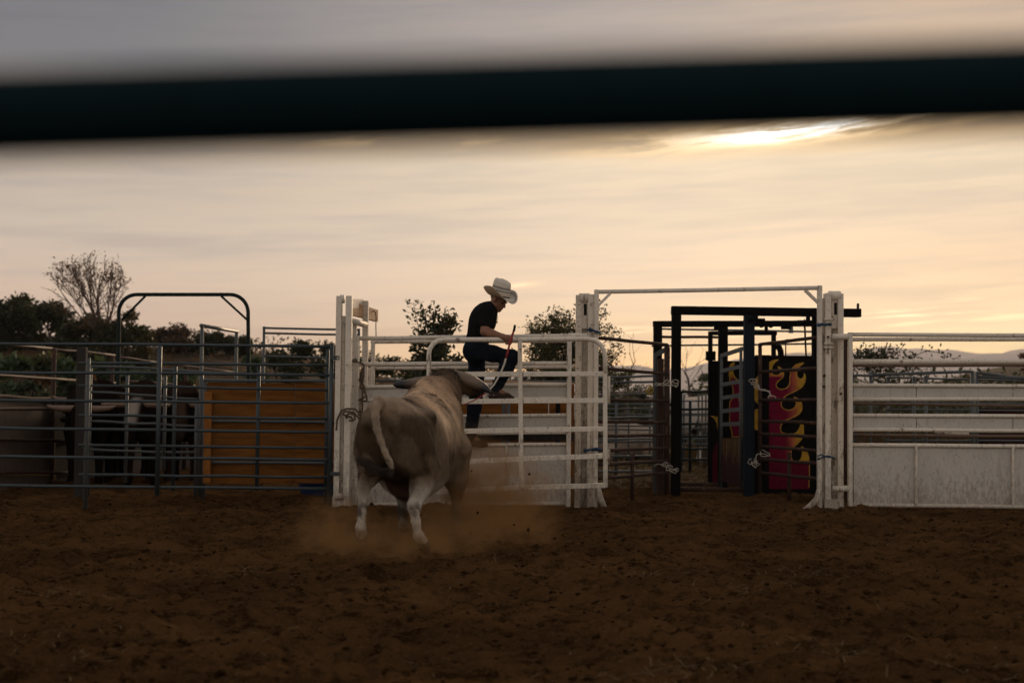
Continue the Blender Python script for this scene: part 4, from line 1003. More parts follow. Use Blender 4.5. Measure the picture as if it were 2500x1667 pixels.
f.C((0, 1.20, .98), .26, (.015, 1.58, 1.14), .185, .10)              # neck
f.C((0, 1.25, 1.14), .13, (.02, 1.66, 1.26), .13, .10)              # crest
f.C((0, 1.25, .62), .10, (.02, 1.64, .90), .08, .12)                # dewlap
f.E((.02, 1.75, 1.31), (.145, .13, .105), .07)                      # poll
f.C((.02, 1.78, 1.23), .14, (-.02, 1.97, 1.08), .125, .07)          # skull
f.C((-.02, 1.97, 1.08), .12, (-.06, 2.16, .90), .085, .06)           # muzzle
f.E((-.06, 2.19, .88), (.085, .06, .06), .03)
for s_ in (-1, 1): f.E((.005 + s_ * .135, 1.88, 1.22), (.035, .05, .035), .03)
# ears: drooping leaves behind and below the horns
def leaf_ear(a, b, w_):
    a, b = Vector(a), Vector(b); t_ = (b - a).normalized(); n_ = Vector((0, 1, .2)); n_ = (n_ - t_ * n_.dot(t_)).normalized(); u_ = t_.cross(n_)
    f.E((a + b) / 2, ((b - a).length / 2, .018, w_), .025, rot=[tuple(t_), tuple(n_), tuple(u_)])
leaf_ear(LB(790, 300, 12.78), LB(635, 322, 12.78), .048)
leaf_ear(LB(1010, 280, 12.85), LB(1170, 338, 12.85), .055)
# hind legs
f.C((.19, -.12, .74), .15, (.23, .06, .57), .115, .08)
f.chain([(.23, .05, .58), (.225, -.08, .46), (.215, -.22, .345)], [.112, .076, .046], .05)
f.E((.213, -.245, .33), (.044, .055, .06), .03); f.C((.213, -.26, .37), .026, (.22, -.16, .50), .022, .04)
f.chain([(.213, -.235, .325), (.222, -.21, .21), (.235, -.18, .105)], [.043, .031, .031], .03)
f.E((.237, -.18, .10), (.040, .044, .040), .02); f.C((.24, -.17, .095), .037, (.255, -.125, .055), .045, .02)
f.C((-.15, -.12, .76), .135, (-.175, .02, .63), .105, .08)
f.chain([(-.18, .02, .64), (-.185, -.10, .54), (-.19, -.22, .455)], [.102, .072, .044], .05)
f.E((-.19, -.24, .445), (.042, .052, .06), .03); f.C((-.19, -.26, .48), .024, (-.185, -.16, .60), .020, .04)
f.chain([(-.19, -.235, .44), (-.195, -.235, .30), (-.205, -.23, .165)], [.042, .030, .030], .03)
f.E((-.206, -.23, .16), (.040, .044, .040), .02); f.C((-.206, -.225, .155), .035, (-.21, -.19, .105), .042, .02)
# fore legs
f.chain([(.22, 1.18, .70), (.235, 1.22, .48), (.235, 1.24, .36)], [.16, .095, .062], .08)
f.E((.235, 1.25, .35), (.055, .058, .065), .03); f.chain([(.235, 1.25, .34), (.235, 1.24, .20), (.235, 1.23, .10)], [.048, .040, .042], .03); f.C((.235, 1.23, .10), .04, (.24, 1.27, .05), .05, .02)
f.chain([(-.20, 1.15, .70), (-.20, 1.12, .48), (-.19, 1.02, .36)], [.16, .095, .062], .08)
f.E((-.19, 1.01, .35), (.055, .058, .065), .03); f.chain([(-.19, 1.01, .34), (-.18, .99, .20), (-.17, .98, .10)], [.048, .040, .042], .03); f.C((-.17, .98, .10), .04, (-.17, 1.02, .05), .05, .02)
# belly, sheath, scrotum
f.E((0, .36, .40), (.055, .18, .06), .10)
f.E((0, .04, .62), (.10, .16, .12), .08)
for k in range(4):                                       # folds of skin over the lifted left leg
    f.C((-.235, -.24, .72 - k * .035), .008, (-.14, -.40, .68 - k * .030), .010, .03)
# tail, swung up and round to the right
TY = 10.60
tail = [LB(432, 392, 10.72), LB(405, 430, 10.66), LB(402, 500, 10.62), LB(418, 590, 10.60), LB(444, 670, 10.58), LB(474, 750, 10.56), LB(505, 815, 10.55), LB(522, 858, 10.55)]
f.C((0, -.30, 1.06), .06, tail[0], .042, .06)
f.chain(tail, [.046, .036, .029, .0255, .0225, .022, .022, .020], .02)
V, F = f.mesh()
# coat: dun body, browner neck and hips, pale lower legs with dark fronts; back painted as sunlit
n1 = fbm(V[:, 0] * 4 + V[:, 2] * 3, V[:, 1] * 4 + V[:, 2] * 2, 4, 4); n2 = fbm(V[:, 0] * 9 + 5, V[:, 2] * 7 + V[:, 1] * 5, 4, 9)
n3 = fbm(V[:, 1] * 16 + V[:, 0] * 11, V[:, 2] * 16, 3, 31)
x_, y_, z_ = V[:, 0:1], V[:, 1:2], V[:, 2:3]; n1, n2, n3 = n1[:, None], n2[:, None], n3[:, None]
dun = np.array((.165, .118, .078)); brown = np.array((.040, .026, .016)); sunlit_rufous = np.array((.46, .25, .135)); pale = np.array((.64, .57, .48)); dark = np.array((.016, .011, .009))
def mixc(a, b, k): return a * (1 - k) + b * k
c = np.tile(dun, (len(V), 1))
c = mixc(c, sunlit_rufous, np.clip(sstep(z_, .98, 1.14) * .55 + n1 * .5, 0, .7))  # warm sky light painted into the colour of the upper back
c = mixc(c, brown, sstep(n1 + n2 * .7, -.10, .22) * .75)
c = mixc(c, brown, sstep(y_, -.25, .05) * (1 - sstep(y_, .2, .42)) * sstep(z_, .66, .85) * (.75 + n2))
c = mixc(c, np.array((.78, .56, .37)), sstep(y_, .36, .6) * (1 - sstep(y_, 1.0, 1.3)) * sstep(z_, .66, .98) * np.clip(.75 + n1 * 1.2, 0, 1))  # grazing sunlight on back and upper flank painted into the coat
c = mixc(c, sunlit_rufous * 1.1, sstep(y_, .40, .6) * (1 - sstep(y_, 1.15, 1.4)) * sstep(z_, .98, 1.14) * np.clip(.35 + n1 * 1.5, 0, 1))
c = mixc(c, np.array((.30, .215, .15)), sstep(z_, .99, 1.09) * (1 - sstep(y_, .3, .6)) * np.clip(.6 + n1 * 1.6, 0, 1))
c = mixc(c, brown, sstep(y_, 1.22, 1.55) * (.75 + n2 * .4))
c = mixc(c, brown * .6, sstep(np.abs(n3) * .6 + n2, .30, .45) * sstep(y_, .55, .9) * sstep(z_, .95, 1.1) * .8)     # dark scuffs on the withers
c = mixc(c, brown * .8, sstep(y_, 1.60, 1.72) * sstep(z_, 1.22, 1.36) * .9)
c = mixc(c, brown, sstep(-y_, -.1, .25) * sstep(z_, .62, .8) * (1 - sstep(z_, .95, 1.05)) * .35)
belly = (1 - sstep(z_, .42, .62)) * sstep(y_, -.12, .1) * (1 - sstep(y_, .9, 1.15)) * (1 - sstep(np.abs(x_), .18, .30))
c = mixc(c, np.array((.075, .035, .028)), belly * .9)
scr = sstep(.17 - np.sqrt(x_ ** 2 + (y_ + .02) ** 2), 0, .06) * (1 - sstep(z_, .5, .64)); c = mixc(c, np.array((.075, .035, .028)), scr)
leg = 1 - sstep(z_, .34, .56); leg = leg * np.where(np.abs(x_) > .12, 1, 0)
c = mixc(c, pale, leg * (.85 + n2 * .3))
c = mixc(c, dark * 1.6, leg * sstep(n2 + (y_ < .5) * sstep(-(y_ + .225), -.03, .03) * 0 + np.where(x_ < -.185, .16, -.03), .10, .25) * (1 - sstep(z_, .30, .42)) * .8)
c = mixc(c, brown * .55, (y_ > .8) * leg * .75)
c = mixc(c, dark, (y_ > 1.9) * .8)
ear = sstep(np.abs(x_ - .02), .20, .26) * (y_ > 1.5) * (z_ > .9); c = mixc(c, brown * .45, ear * .85)
td = np.full(len(V), 9.0)
for i in range(len(tail) - 1):
    a_, b_ = np.array(tail[i]), np.array(tail[i + 1]); u_ = np.clip(((V - a_) @ (b_ - a_)) / ((b_ - a_) @ (b_ - a_)), 0, 1)
    td = np.minimum(td, np.linalg.norm(V - a_ - u_[:, None] * (b_ - a_), axis=1))
tl = (1 - sstep(td, .036, .052))[:, None]; c = mixc(c, np.array((.33, .255, .185)), tl * .85); c = mixc(c, brown, tl * sstep(n3, .12, .3) * .6)
hoof_k = 1.0 - sstep(z_, .035, .055); c = mixc(c, dark, hoof_k)
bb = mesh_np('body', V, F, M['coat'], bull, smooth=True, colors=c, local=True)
# short coat hair lying back and down over the hide
g_ = np.random.default_rng(44); NH = 90000
nrm = np.zeros(len(V) * 3, np.float32); bb.data.vertices.foreach_get('normal', nrm); nrm = nrm.reshape(-1, 3)
ih = g_.integers(len(V), size=NH); ih = ih[(V[ih, 2] > .10) & (V[ih, 1] < 1.9)]; NH = len(ih)
hp = V[ih] + g_.normal(size=(NH, 3)) * .006; hn = nrm[ih]
lay = np.array((0, -.55, -.75)) + g_.normal(size=(NH, 3)) * .28; lay = lay - hn * (lay * hn).sum(1, keepdims=True)
hd = lay / np.linalg.norm(lay, axis=1, keepdims=True) + hn * .30
hl = g_.uniform(.010, .022, (NH, 1)); hs = np.cross(hd, hn); hs = hs / (np.linalg.norm(hs, axis=1, keepdims=True) + 1e-6) * .0017
HV = np.stack([hp - hs, hp + hs, hp + hd * hl], 1).reshape(-1, 3)
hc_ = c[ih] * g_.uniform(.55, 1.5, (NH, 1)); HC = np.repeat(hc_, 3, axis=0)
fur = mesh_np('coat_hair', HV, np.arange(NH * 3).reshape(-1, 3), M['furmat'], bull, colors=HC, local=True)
fur['kind'] = 'stuff'
def horn_mesh(pts, rad, dark_from, par):
    mb = MB(); n_ = 12; P_ = []; R_ = []
    pts = [Vector(p) for p in pts]
    for i in range(len(pts) - 1):
        for k in range(4): P_.append(pts[i].lerp(pts[i + 1], k / 4)); R_.append(rad[i] + (rad[i + 1] - rad[i]) * k / 4)
    P_.append(pts[-1]); R_.append(rad[-1]); mb.tube(P_, R_, n_)
    cc = np.zeros((len(mb.v), 3)); L_ = len(P_)
    for i in range(L_):
        t_ = i / (L_ - 1); k_ = min(max((t_ - dark_from) / .25, 0), 1)
        cc[i * n_:(i + 1) * n_] = mixc(np.array((.17, .115, .075)), np.array((.018, .018, .02)), k_)
    return mb.build('horn', M['horn'], par, smooth=True, local=True, colors=cc)
horn_mesh([LB(850, 235, 12.82), LB(770, 245, 12.80), LB(680, 256, 12.75), LB(610, 262, 12.70), LB(560, 263, 12.66), LB(536, 260, 12.64)], [.060, .058, .052, .042, .030, .012], .42, bull)
horn_mesh([LB(960, 205, 12.88), LB(1040, 222, 12.88), LB(1110, 248, 12.85), LB(1175, 278, 12.80), LB(1215, 302, 12.76), LB(1236, 318, 12.74)], [.062, .068, .060, .044, .028, .012], .48, bull)
# coarse curly hair on the poll and the tail switch
def strands(par, name, mat, n, fun, r=.0028, seed=1):
    rg_ = random.Random(seed); mb = MB()
    for _ in range(n):
        p_ = fun(rg_)
        k_ = len(p_); mb.tube(p_, [r * (1 - .8 * i / (k_ - 1)) for i in range(k_)], 3, cap=False)
    o = mb.build(name, mat, par, smooth=True, local=True); return o
def sw(rg_):
    e = Vector(tail[-1]); sp = [rg_.gauss(0, 1), rg_.gauss(0, 1)]
    k_ = rg_.uniform(.35, 1.0)
    if rg_.random() < .22:      # short end hanging from the tail
        q = Vector(LB(512 + sp[0] * 14, 912 + sp[1] * 12, 10.54)); return [e + Vector((rg_.uniform(-.015, .015), 0, .02)), e.lerp(q, .5) + Vector((.01, -.01, 0)), q]
    tgt = [(500 + sp[0] * 8, 880 + sp[1] * 8), (450 + sp[0] * 10, 890 + sp[1] * 12), (385 + sp[0] * 12, 858 + sp[1] * 18), (320 + sp[0] * 16, 825 + sp[1] * 22), (262 + sp[0] * 18, 800 + sp[1] * 26)]
    pts = [e + Vector((rg_.uniform(-.015, .015), rg_.uniform(-.01, .01), rg_.uniform(-.01, .02)))]
    for i, (a_, b_) in enumerate(tgt):
        if i / 5 > k_: break
        pts.append(Vector(LB(a_, b_, 10.57 + i * .012 + sp[0] * .01)))
    if len(pts) < 3: pts.append(pts[-1] + Vector((-.02, 0, -.02)))
    return pts
strands(bull, 'tail_switch', M['hair'], 320, sw, .0030, 5)
Vs = V[(V[:, 1] > 1.58) & (V[:, 2] > 1.26) & (np.abs(V[:, 0] - .02) < .17)]
def pollhair(rg_):
    p = Vector(Vs[rg_.randrange(len(Vs))]); d = Vector((rg_.gauss(0, .5), rg_.gauss(-.5, .4), rg_.uniform(.2, 1))).normalized() * rg_.uniform(.012, .03)
    return [p - d * .2, p + d * .5, p + d + Vector((rg_.gauss(0, .008), 0, -.006))]
strands(bull, 'poll_hair', M['hair'], 700, pollhair, .0032, 8)
for (hx_, hy_, hz_) in ((.262, -.105, 0), (-.213, -.175, .055), (.243, 1.285, 0), (-.17, 1.035, 0)):
    mb = MB()
    for s_ in (-1, 1):
        rings = [(.040, 0.0), (.039, .02), (.034, .05), (.028, .062)]
        P_ = [Vector((hx_ + s_ * .024, hy_ - z * .35, hz_ + z)) for r_, z in rings]
        mb.tube(P_, [r_ * .68 for r_, z in rings], 10)
    mb.build('hoof', M['hoof'], bull, smooth=True, local=True)

# ================================================================== THE MAN
man = thing('person', 'person in white straw hat and black shirt climbing the white gate, whip in hand', 'person', (P(1165, 1000, 15.1).x, 15.1, 0))
ML = Vector(man.location)
def H(x, y, Y): return tuple(PT(C3, x, y, Y) - ML)
pel, waist, chest = H(285, 640, 15.1), H(300, 560, 15.1), H(340, 430, 15.1)
upch = H(372, 345, 15.1); neckb, head = H(425, 300, 15.1), H(468, 238, 15.1)
rS, rE, rW, rH = H(370, 340, 14.92), H(352, 510, 14.86), H(510, 552, 14.76), H(558, 575, 14.74)
lS, lE, lW = H(388, 345, 15.26), H(256, 428, 15.42), H(320, 525, 15.30)
rHip, rK, rA, rT = H(262, 665, 15.0), H(578, 722, 14.93), H(448, 985, 14.95), H(545, 1048, 14.92)
lHip, lK, lA, lT = H(285, 680, 15.2), H(285, 1010, 15.24), H(232, 1375, 15.30), H(320, 1438, 15.28)
lo = (-.45, -.45, .25); 
def newf(h, zlo=.3, zhi=2.5): return Field((-.45, -.52, zlo), (.75, .48, zhi), h)
sk = newf(.0085, .35, 2.5)
sk.C(pel, .09, waist, .085, .05).C(waist, .085, chest, .09, .06).C(chest, .09, upch, .08, .06)
sk.C(upch, .07, neckb, .055, .05).C(neckb, .052, head, .055, .03)
def A3(p, q, t_): return tuple(p[i] + (q[i] - p[i]) * t_ for i in range(3))
hv = Vector(head)
fw = Vector((.74, -.38, -.55)).normalized(); up_ = Vector((.45, -.2, .85)); up_ = (up_ - fw * up_.dot(fw)).normalized(); sd_ = fw.cross(up_)
rotH = [tuple(fw), tuple(sd_), tuple(up_)]
def HP(a, b, c_): return tuple(hv + fw * a + sd_ * b + up_ * c_)
sk.E(HP(-.015, 0, .035), (.098, .076, .095), .02, rotH)              # cranium
sk.E(HP(.030, 0, -.045), (.068, .060, .078), .03, rotH)              # face
sk.E(HP(.068, 0, -.098), (.028, .030, .022), .02, rotH)              # chin
sk.C(HP(.086, 0, .0), .010, HP(.108, 0, -.032), .014, .014)          # nose
for s_ in (-1, 1):
    sk.E(HP(.088, s_ * .032, .012), (.010, .022, .010), .012, rotH)  # brow
    sk.E(HP(.088, s_ * .030, -.008), (.010, .015, .009), .008, rotH, cut=True)
    sk.E(HP(.005, s_ * .078, -.012), (.018, .010, .032), .010, rotH) # ear
sk.C(HP(.092, -.018, -.066), .007, HP(.092, .018, -.066), .007, .008)
for (S, E_, W_) in ((rS, rE, rW), (lS, lE, lW)):
    sk.E(S, (.068, .062, .07), .04)
    sk.C(S, .056, E_, .046, .03); sk.C(A3(S, E_, .25), .055, A3(S, E_, .6), .050, .02)
    sk.C(E_, .044, A3(E_, W_, .35), .046, .02); sk.C(A3(E_, W_, .35), .045, W_, .027, .02)
# hands: palm, four curled fingers, thumb
def hand(f_, wr, palm_dir, side, curl, size=1.0):
    wv = Vector(wr); d = Vector(palm_dir).normalized(); s2 = Vector(side); s2 = (s2 - d * s2.dot(d)).normalized(); c2 = Vector(curl); c2 = (c2 - d * c2.dot(d) - s2 * c2.dot(s2)).normalized()
    f_.C(wv, .026, wv + d * .045, .033, .02)
    f_.E(wv + d * .06, (.045, .040, .017), .02, rot=[tuple(d), tuple(s2), tuple(c2)])
    for i, (o_, L_) in enumerate(((-.031, .82), (-.010, .95), (.011, .90), (.030, .72))):
        b_ = wv + d * (.095 - abs(i - 1.3) * .004) + s2 * o_
        p1 = b_ + d * .020 * L_ + c2 * .026 * L_; p2 = p1 + c2 * .020 * L_ - d * .020 * L_; p3 = p2 - d * .018 * L_ - c2 * .004
        f_.chain([tuple(b_), tuple(p1), tuple(p2), tuple(p3)], [.0100, .0092, .0086, .0078], .004)
    t0 = wv + d * .03 - s2 * .034; t1 = t0 + d * .032 + c2 * .022 - s2 * .012; t2 = t1 + d * .022 + c2 * .022 + s2 * .006
    f_.chain([tuple(t0), tuple(t1), tuple(t2)], [.014, .0115, .009], .01)
hand(sk, rW, Vector(rH) - Vector(rW), (.12, -.25, .95), (.1, -1, -.2))
hand(sk, lW, (.7, -.4, -.6), (.2, .9, .2), (.2, -.6, .5))
for (Hp, K_, A_, T_) in ((rHip, rK, rA, rT), (lHip, lK, lA, lT)):
    sk.C(Hp, .085, K_, .052, .05).C(K_, .052, A_, .036, .03).C(A_, .034, T_, .028, .03)
V, F = sk.mesh(); mesh_np('body', V, F, M['skin'], man, smooth=True, local=True)
for s_ in (-1, 1):
    mb = MB(); n_ = 8; cpt = Vector(HP(.083, s_ * .030, -.006))
    mb.tube([cpt - fw * .012, cpt - fw * .006, cpt, cpt + fw * .004], [.003, .010, .010, .003], 10)
    mb.build('eye', M['eye'], man, smooth=True, local=True)
# short hair under the hat
hr = newf(.008, 1.55, 2.15); hr.E(HP(-.022, 0, .040), (.103, .083, .096), .0, rotH); hr.E(HP(-.055, 0, -.02), (.055, .07, .06), .03, rotH)
hr.plane(HP(.055, 0, .03), tuple(fw)); V, F = hr.mesh(); mesh_np('hair', V, F, M['darkhair'], man, smooth=True, local=True)
# shirt
sh = newf(.010, .9, 2.5)
sh.C(H(292, 585, 15.1), .112, waist, .106, .05).C(waist, .106, chest, .118, .08).C(chest, .120, upch, .105, .08)
sh.C(upch, .085, A3(neckb, upch, .35), .066, .05)
sh.E(H(300, 450, 15.1), (.085, .17, .16), .08); sh.E(H(345, 385, 15.1), (.105, .19, .12), .06)
for (S, E_) in ((rS, rE), (lS, lE)):
    sh.E(S, (.078, .072, .08), .05); sh.C(S, .068, A3(S, E_, .60), .066, .03)
for k in range(9):                                                   # folds at the waist and under the arm
    a_ = H(225 + k * 16, 545 + (k % 3) * 9, 14.96); b_ = H(330, 440 + k * 9, 14.94); sh.C(a_, .006, b_, .004, .012)
sh.plane(H(290, 590, 15.1), tuple(Vector(pel) - Vector(waist)))
V0 = sh.V.copy()
V, F = sh.mesh(); V = np.asarray(V)
mesh_np('shirt', V, F, M['shirt'], man, smooth=True, local=True)
# jeans
je = newf(.010, .38, 2.1)
je.C(H(285, 610, 15.1), .108, pel, .112, .05); je.E(H(245, 670, 15.1), (.085, .15, .115), .06); je.E(H(255, 680, 15.0), (.09, .085, .105), .05)
je.C(rHip, .100, A3(rHip, rK, .5), .084, .06); je.C(A3(rHip, rK, .5), .084, rK, .068, .04); je.E(rK, (.070, .064, .074), .03)
je.C(rK, .074, A3(rK, rA, .35), .074, .04); je.C(A3(rK, rA, .35), .072, rA, .058, .04)
je.C(lHip, .100, A3(lHip, lK, .5), .084, .06); je.C(A3(lHip, lK, .5), .084, lK, .072, .04)
je.C(lK, .072, A3(lK, lA, .35), .074, .04); je.C(A3(lK, lA, .35), .072, A3(lK, lA, 1.04), .066, .04)
for k in range(6):
    a_ = A3(rK, rA, .05 + k * .15); je.C(A3(a_, (a_[0] - .07, a_[1] - .05, a_[2] + .02), 1), .010, (a_[0] + .05, a_[1] - .05, a_[2] - .03), .008, .03)
    a_ = A3(lK, lA, .2 + k * .14); je.C((a_[0] - .06, a_[1] - .05, a_[2] + .015), .009, (a_[0] + .06, a_[1] - .05, a_[2] - .015), .008, .03)
    a_ = A3(rHip, rK, .05 + k * .07); je.C((a_[0], a_[1] - .085, a_[2] + .05), .008, (a_[0] - .03, a_[1] - .085, a_[2] - .07), .008, .03)
je.plane(H(300, 590, 15.1), tuple(Vector(waist) - Vector(pel)))
V, F = je.mesh(); mesh_np('jeans', V, F, M['jeans'], man, smooth=True, local=True)
# belt
ring = []; cB = Vector(H(290, 597, 15.1)); ax_ = (Vector(waist) - Vector(pel)).normalized(); e1 = Vector((1, 0, 0)); e1 = (e1 - ax_ * e1.dot(ax_)).normalized(); e2 = ax_.cross(e1)
mb = MB(); n_ = 28
for z in (-.019, .019):
    for rr_ in (.112, .119):
        for j in range(n_): a_ = 2 * math.pi * j / n_; mb.v.append(cB + e1 * math.cos(a_) * rr_ + e2 * math.sin(a_) * rr_ * 1.02 + ax_ * z)
for (p0, p1) in ((1, 3), (3, 2), (2, 0), (0, 1)):
    for j in range(n_): k = (j + 1) % n_; mb.f.append((p0 * n_ + j, p0 * n_ + k, p1 * n_ + k, p1 * n_ + j))
belt = mb.build('belt', M['leather'], man, smooth=False, local=True)
mb = MB(); q = cB + e1 * .120; mb.box(q, (.012, .07, .05)); mb.build('buckle', M['metal'], belt, local=True, bevel=.003)
# boots with spurs
for (K_, A_, T_) in ((rK, rA, rT), (lK, lA, lT)):
    bo = newf(.0075, .3, 1.6); a_ = Vector(A_); t_ = Vector(T_); d = (t_ - a_); d.z = 0; d.normalize()
    sole = min(a_.z, t_.z) - .045
    bo.C(A3(K_, A_, .72), .052, A_, .048, .03); heel = a_ - d * .035; heel.z = sole + .045
    bo.C(A_, .046, tuple(heel), .042, .03); bo.C(tuple(heel + Vector((0, 0, .01))), .040, tuple(a_ + d * .12 + Vector((0, 0, sole + .04 - a_.z))), .040, .03)
    tip = a_ + d * .18; tip.z = sole + .028; ball = a_ + d * .12; ball.z = sole + .036
    bo.C(tuple(ball), .040, tuple(tip), .020, .03)
    bo.plane((0, 0, sole), (0, 0, -1)); V, F = bo.mesh(); bt_ = mesh_np('boot', V, F, M['leather'], man, smooth=True, local=True)
    mb = MB(); mb.box((heel.x, heel.y, sole - .014), (.06, .06, .034)); mb.build('heel', M['black'], bt_, local=True, bevel=.004)
    sp0 = heel + Vector((0, 0, .012)); mb = MB()
    sdv = d.cross(Vector((0, 0, 1)))
    mb.tube([sp0 + d * .03 + sdv * .046, sp0 - d * .02 + sdv * .04, sp0 - d * .048, sp0 - d * .02 - sdv * .04, sp0 + d * .03 - sdv * .046], .0055, 6)
    mb.tube([sp0 - d * .046, sp0 - d * .085 - Vector((0, 0, .008))], .005, 6)
    rc = sp0 - d * .092 - Vector((0, 0, .008))
    mb.tube([rc - sdv * .003, rc + sdv * .003], .020, 12); mb.build('spur', M['metal'], bt_, smooth=False, local=True)
# straw hat: crown with a dent, curled brim, band, woven bands
hat = None
hm_, t = new_mat('straw_hat')
oc = t.n('ShaderNodeVertexColor', layer_name='col').outputs[0]
co = t.n('ShaderNodeTexCoord').outputs['Object']
wv_ = t.m('MULTIPLY', noise(t, co, 260, 2), 1.0)
pr(t, t.mix(t.sm(wv_, .45, .65), oc, t.mix(1.0, oc, (.62, .58, .52), 'MULTIPLY')), .75, 0, t.n('ShaderNodeBump', {'Strength': .4, 'Distance': .002, 'Height': wv_}).outputs[0], .3)
HS = 1.16
hc = Vector(H(480, 206, 15.1))                                       # middle of the hat band
hU = Vector((.20, -.10, 1.0)).normalized(); hF = Vector((.62, -.74, -.20)); hF = (hF - hU * hF.dot(hU)).normalized(); hS = hU.cross(hF)
N_ = 64
def hatring(fa, fb, fz): return [hc + (hF * fa(2 * math.pi * j / N_) + hS * fb(2 * math.pi * j / N_) + hU * fz(2 * math.pi * j / N_)) * HS for j in range(N_)]
def strip(rings, closed=False):
    mb = MB()
    for r_ in rings: mb.v += r_
    m_ = len(rings)
    for i in range(m_ - 1):
        for j in range(N_): mb.f.append((i * N_ + j, i * N_ + (j + 1) % N_, (i + 1) * N_ + (j + 1) % N_, (i + 1) * N_ + j))
    return mb
white_s, grey_s, tan_s = np.array((.66, .60, .52)), np.array((.26, .235, .21)), np.array((.62, .52, .42))
rings, cols = [], []
zs = [(-.012, 1.02), (0, 1.0), (.018, .99), (.032, .985), (.034, .985), (.046, .98), (.048, .978), (.060, .972), (.062, .97), (.078, .96), (.080, .96), (.096, .945), (.118, .915), (.130, .86), (.138, .77), (.142, .62), (.138, .40), (.130, .20), (.127, .02)]
for (z, k) in zs:
    def fz(a, z=z, k=k):
        dent = -.020 * max(0, 1 - abs(math.sin(a)) * 1.6) * (1 if z > .12 else 0) * (1 - k)
        return z - .012 * math.cos(a) * (z / .14) + dent
    rings.append(hatring(lambda a, k=k: .096 * k * math.cos(a) - .010 * (1 - k), lambda a, k=k: .082 * k * math.sin(a), fz))
    gcol = grey_s if (.034 <= z <= .046 or .062 <= z <= .078) else (tan_s if z < .03 else white_s)
    cols += [gcol] * N_
crown = strip(rings).build('hat', hm_, man, smooth=True, local=True, colors=np.array(cols))
hat = crown
rings, cols = [], []
for (u, th) in [(0, 0), (.25, 0), (.5, 0), (.72, 0), (.80, 0), (.95, 0), (1.0, 0), (1.0, 1), (.8, 1), (.5, 1), (.25, 1), (0, 1)]:
    def bz(a, u=u, th=th):
        side = abs(math.sin(a)); front = math.cos(a)
        curl = .085 * u ** 1.6 * (.25 + .75 * side ** 2.0)            # both sides roll up
        droop = -.030 * u * max(0, front) ** 2 - .004 * u
        back = .050 * u ** 1.4 * max(0, -front) ** 2
        return -.014 + curl * side + droop + back - th * .006
    rings.append(hatring(lambda a, u=u: (.096 + .098 * u) * math.cos(a), lambda a, u=u: (.082 + .088 * u - .030 * u * u) * math.sin(a), bz))
    cols += [(grey_s * 1.3 if u in (.72, .80) and th == 0 else (white_s if th == 0 else np.array((.38, .27, .17))))] * N_
strip(rings).build('brim', hm_, hat, smooth=True, local=True, colors=np.array(cols))
mb = strip([hatring(lambda a: .0985 * math.cos(a), lambda a: .0845 * math.sin(a), lambda a: -.012), hatring(lambda a: .0985 * math.cos(a), lambda a: .0845 * math.sin(a), lambda a: -.002)])
mb.build('band', M['leather'], hat, smooth=True, local=True)
# chin string hanging loose
MB().tube([H(448, 300, 15.02), H(457, 345, 15.03), H(458, 400, 15.03), H(455, 428, 15.03)], .0025, 5).build('chin_string', M['leather'], hat, smooth=True, local=True)
MB().tube([H(455, 424, 15.03), H(455, 440, 15.03)], .006, 6).build('bead', M['leather'], hat, smooth=True, local=True)
for yy in (448, 456): pass
# the whip in his hand
wq = PT(C3, 565, 575, 14.70)
whip = thing('whip', 'long whip with dark tip and red grip held over the top rail', 'whip', tuple(wq))
MB().tube([PT(C3, 605, 454, 14.70), PT(C3, 598, 490, 14.70), PT(C3, 594, 506, 14.70)], .0135, 8).build('butt_cap', M['black'], whip, smooth=True)
MB().tube([PT(C3, 594, 506, 14.70), PT(C3, 578, 550, 14.69), PT(C3, 560, 612, 14.68), PT(C3, 540, 690, 14.68), PT(C3, 528, 732, 14.68)], [.0125, .0125, .012, .011, .010], 8).build('grip', M['red'], whip, smooth=True)
pts = [(528, 732, 14.68), (516, 778, 14.68), (492, 836, 14.66), (462, 895, 14.62), (430, 950, 14.55), (400, 985, 14.50), (376, 1008, 14.46), (350, 1026, 14.44)]
MB().tube([PT(C3, *q_) for q_ in pts], [.011, .0105, .010, .0095, .009, .008, .007, .006], 8).build('lash', M['twine'], whip, smooth=True)
MB().tube([PT(C3, 360, 1020, 14.44), PT(C3, 310, 1056, 14.40), PT(C3, 250, 1088, 14.38), (PT(C3, 175, 1118, 14.36))], [.007, .006, .006, .005], 6).build('cracker', M['red'], whip, smooth=True)
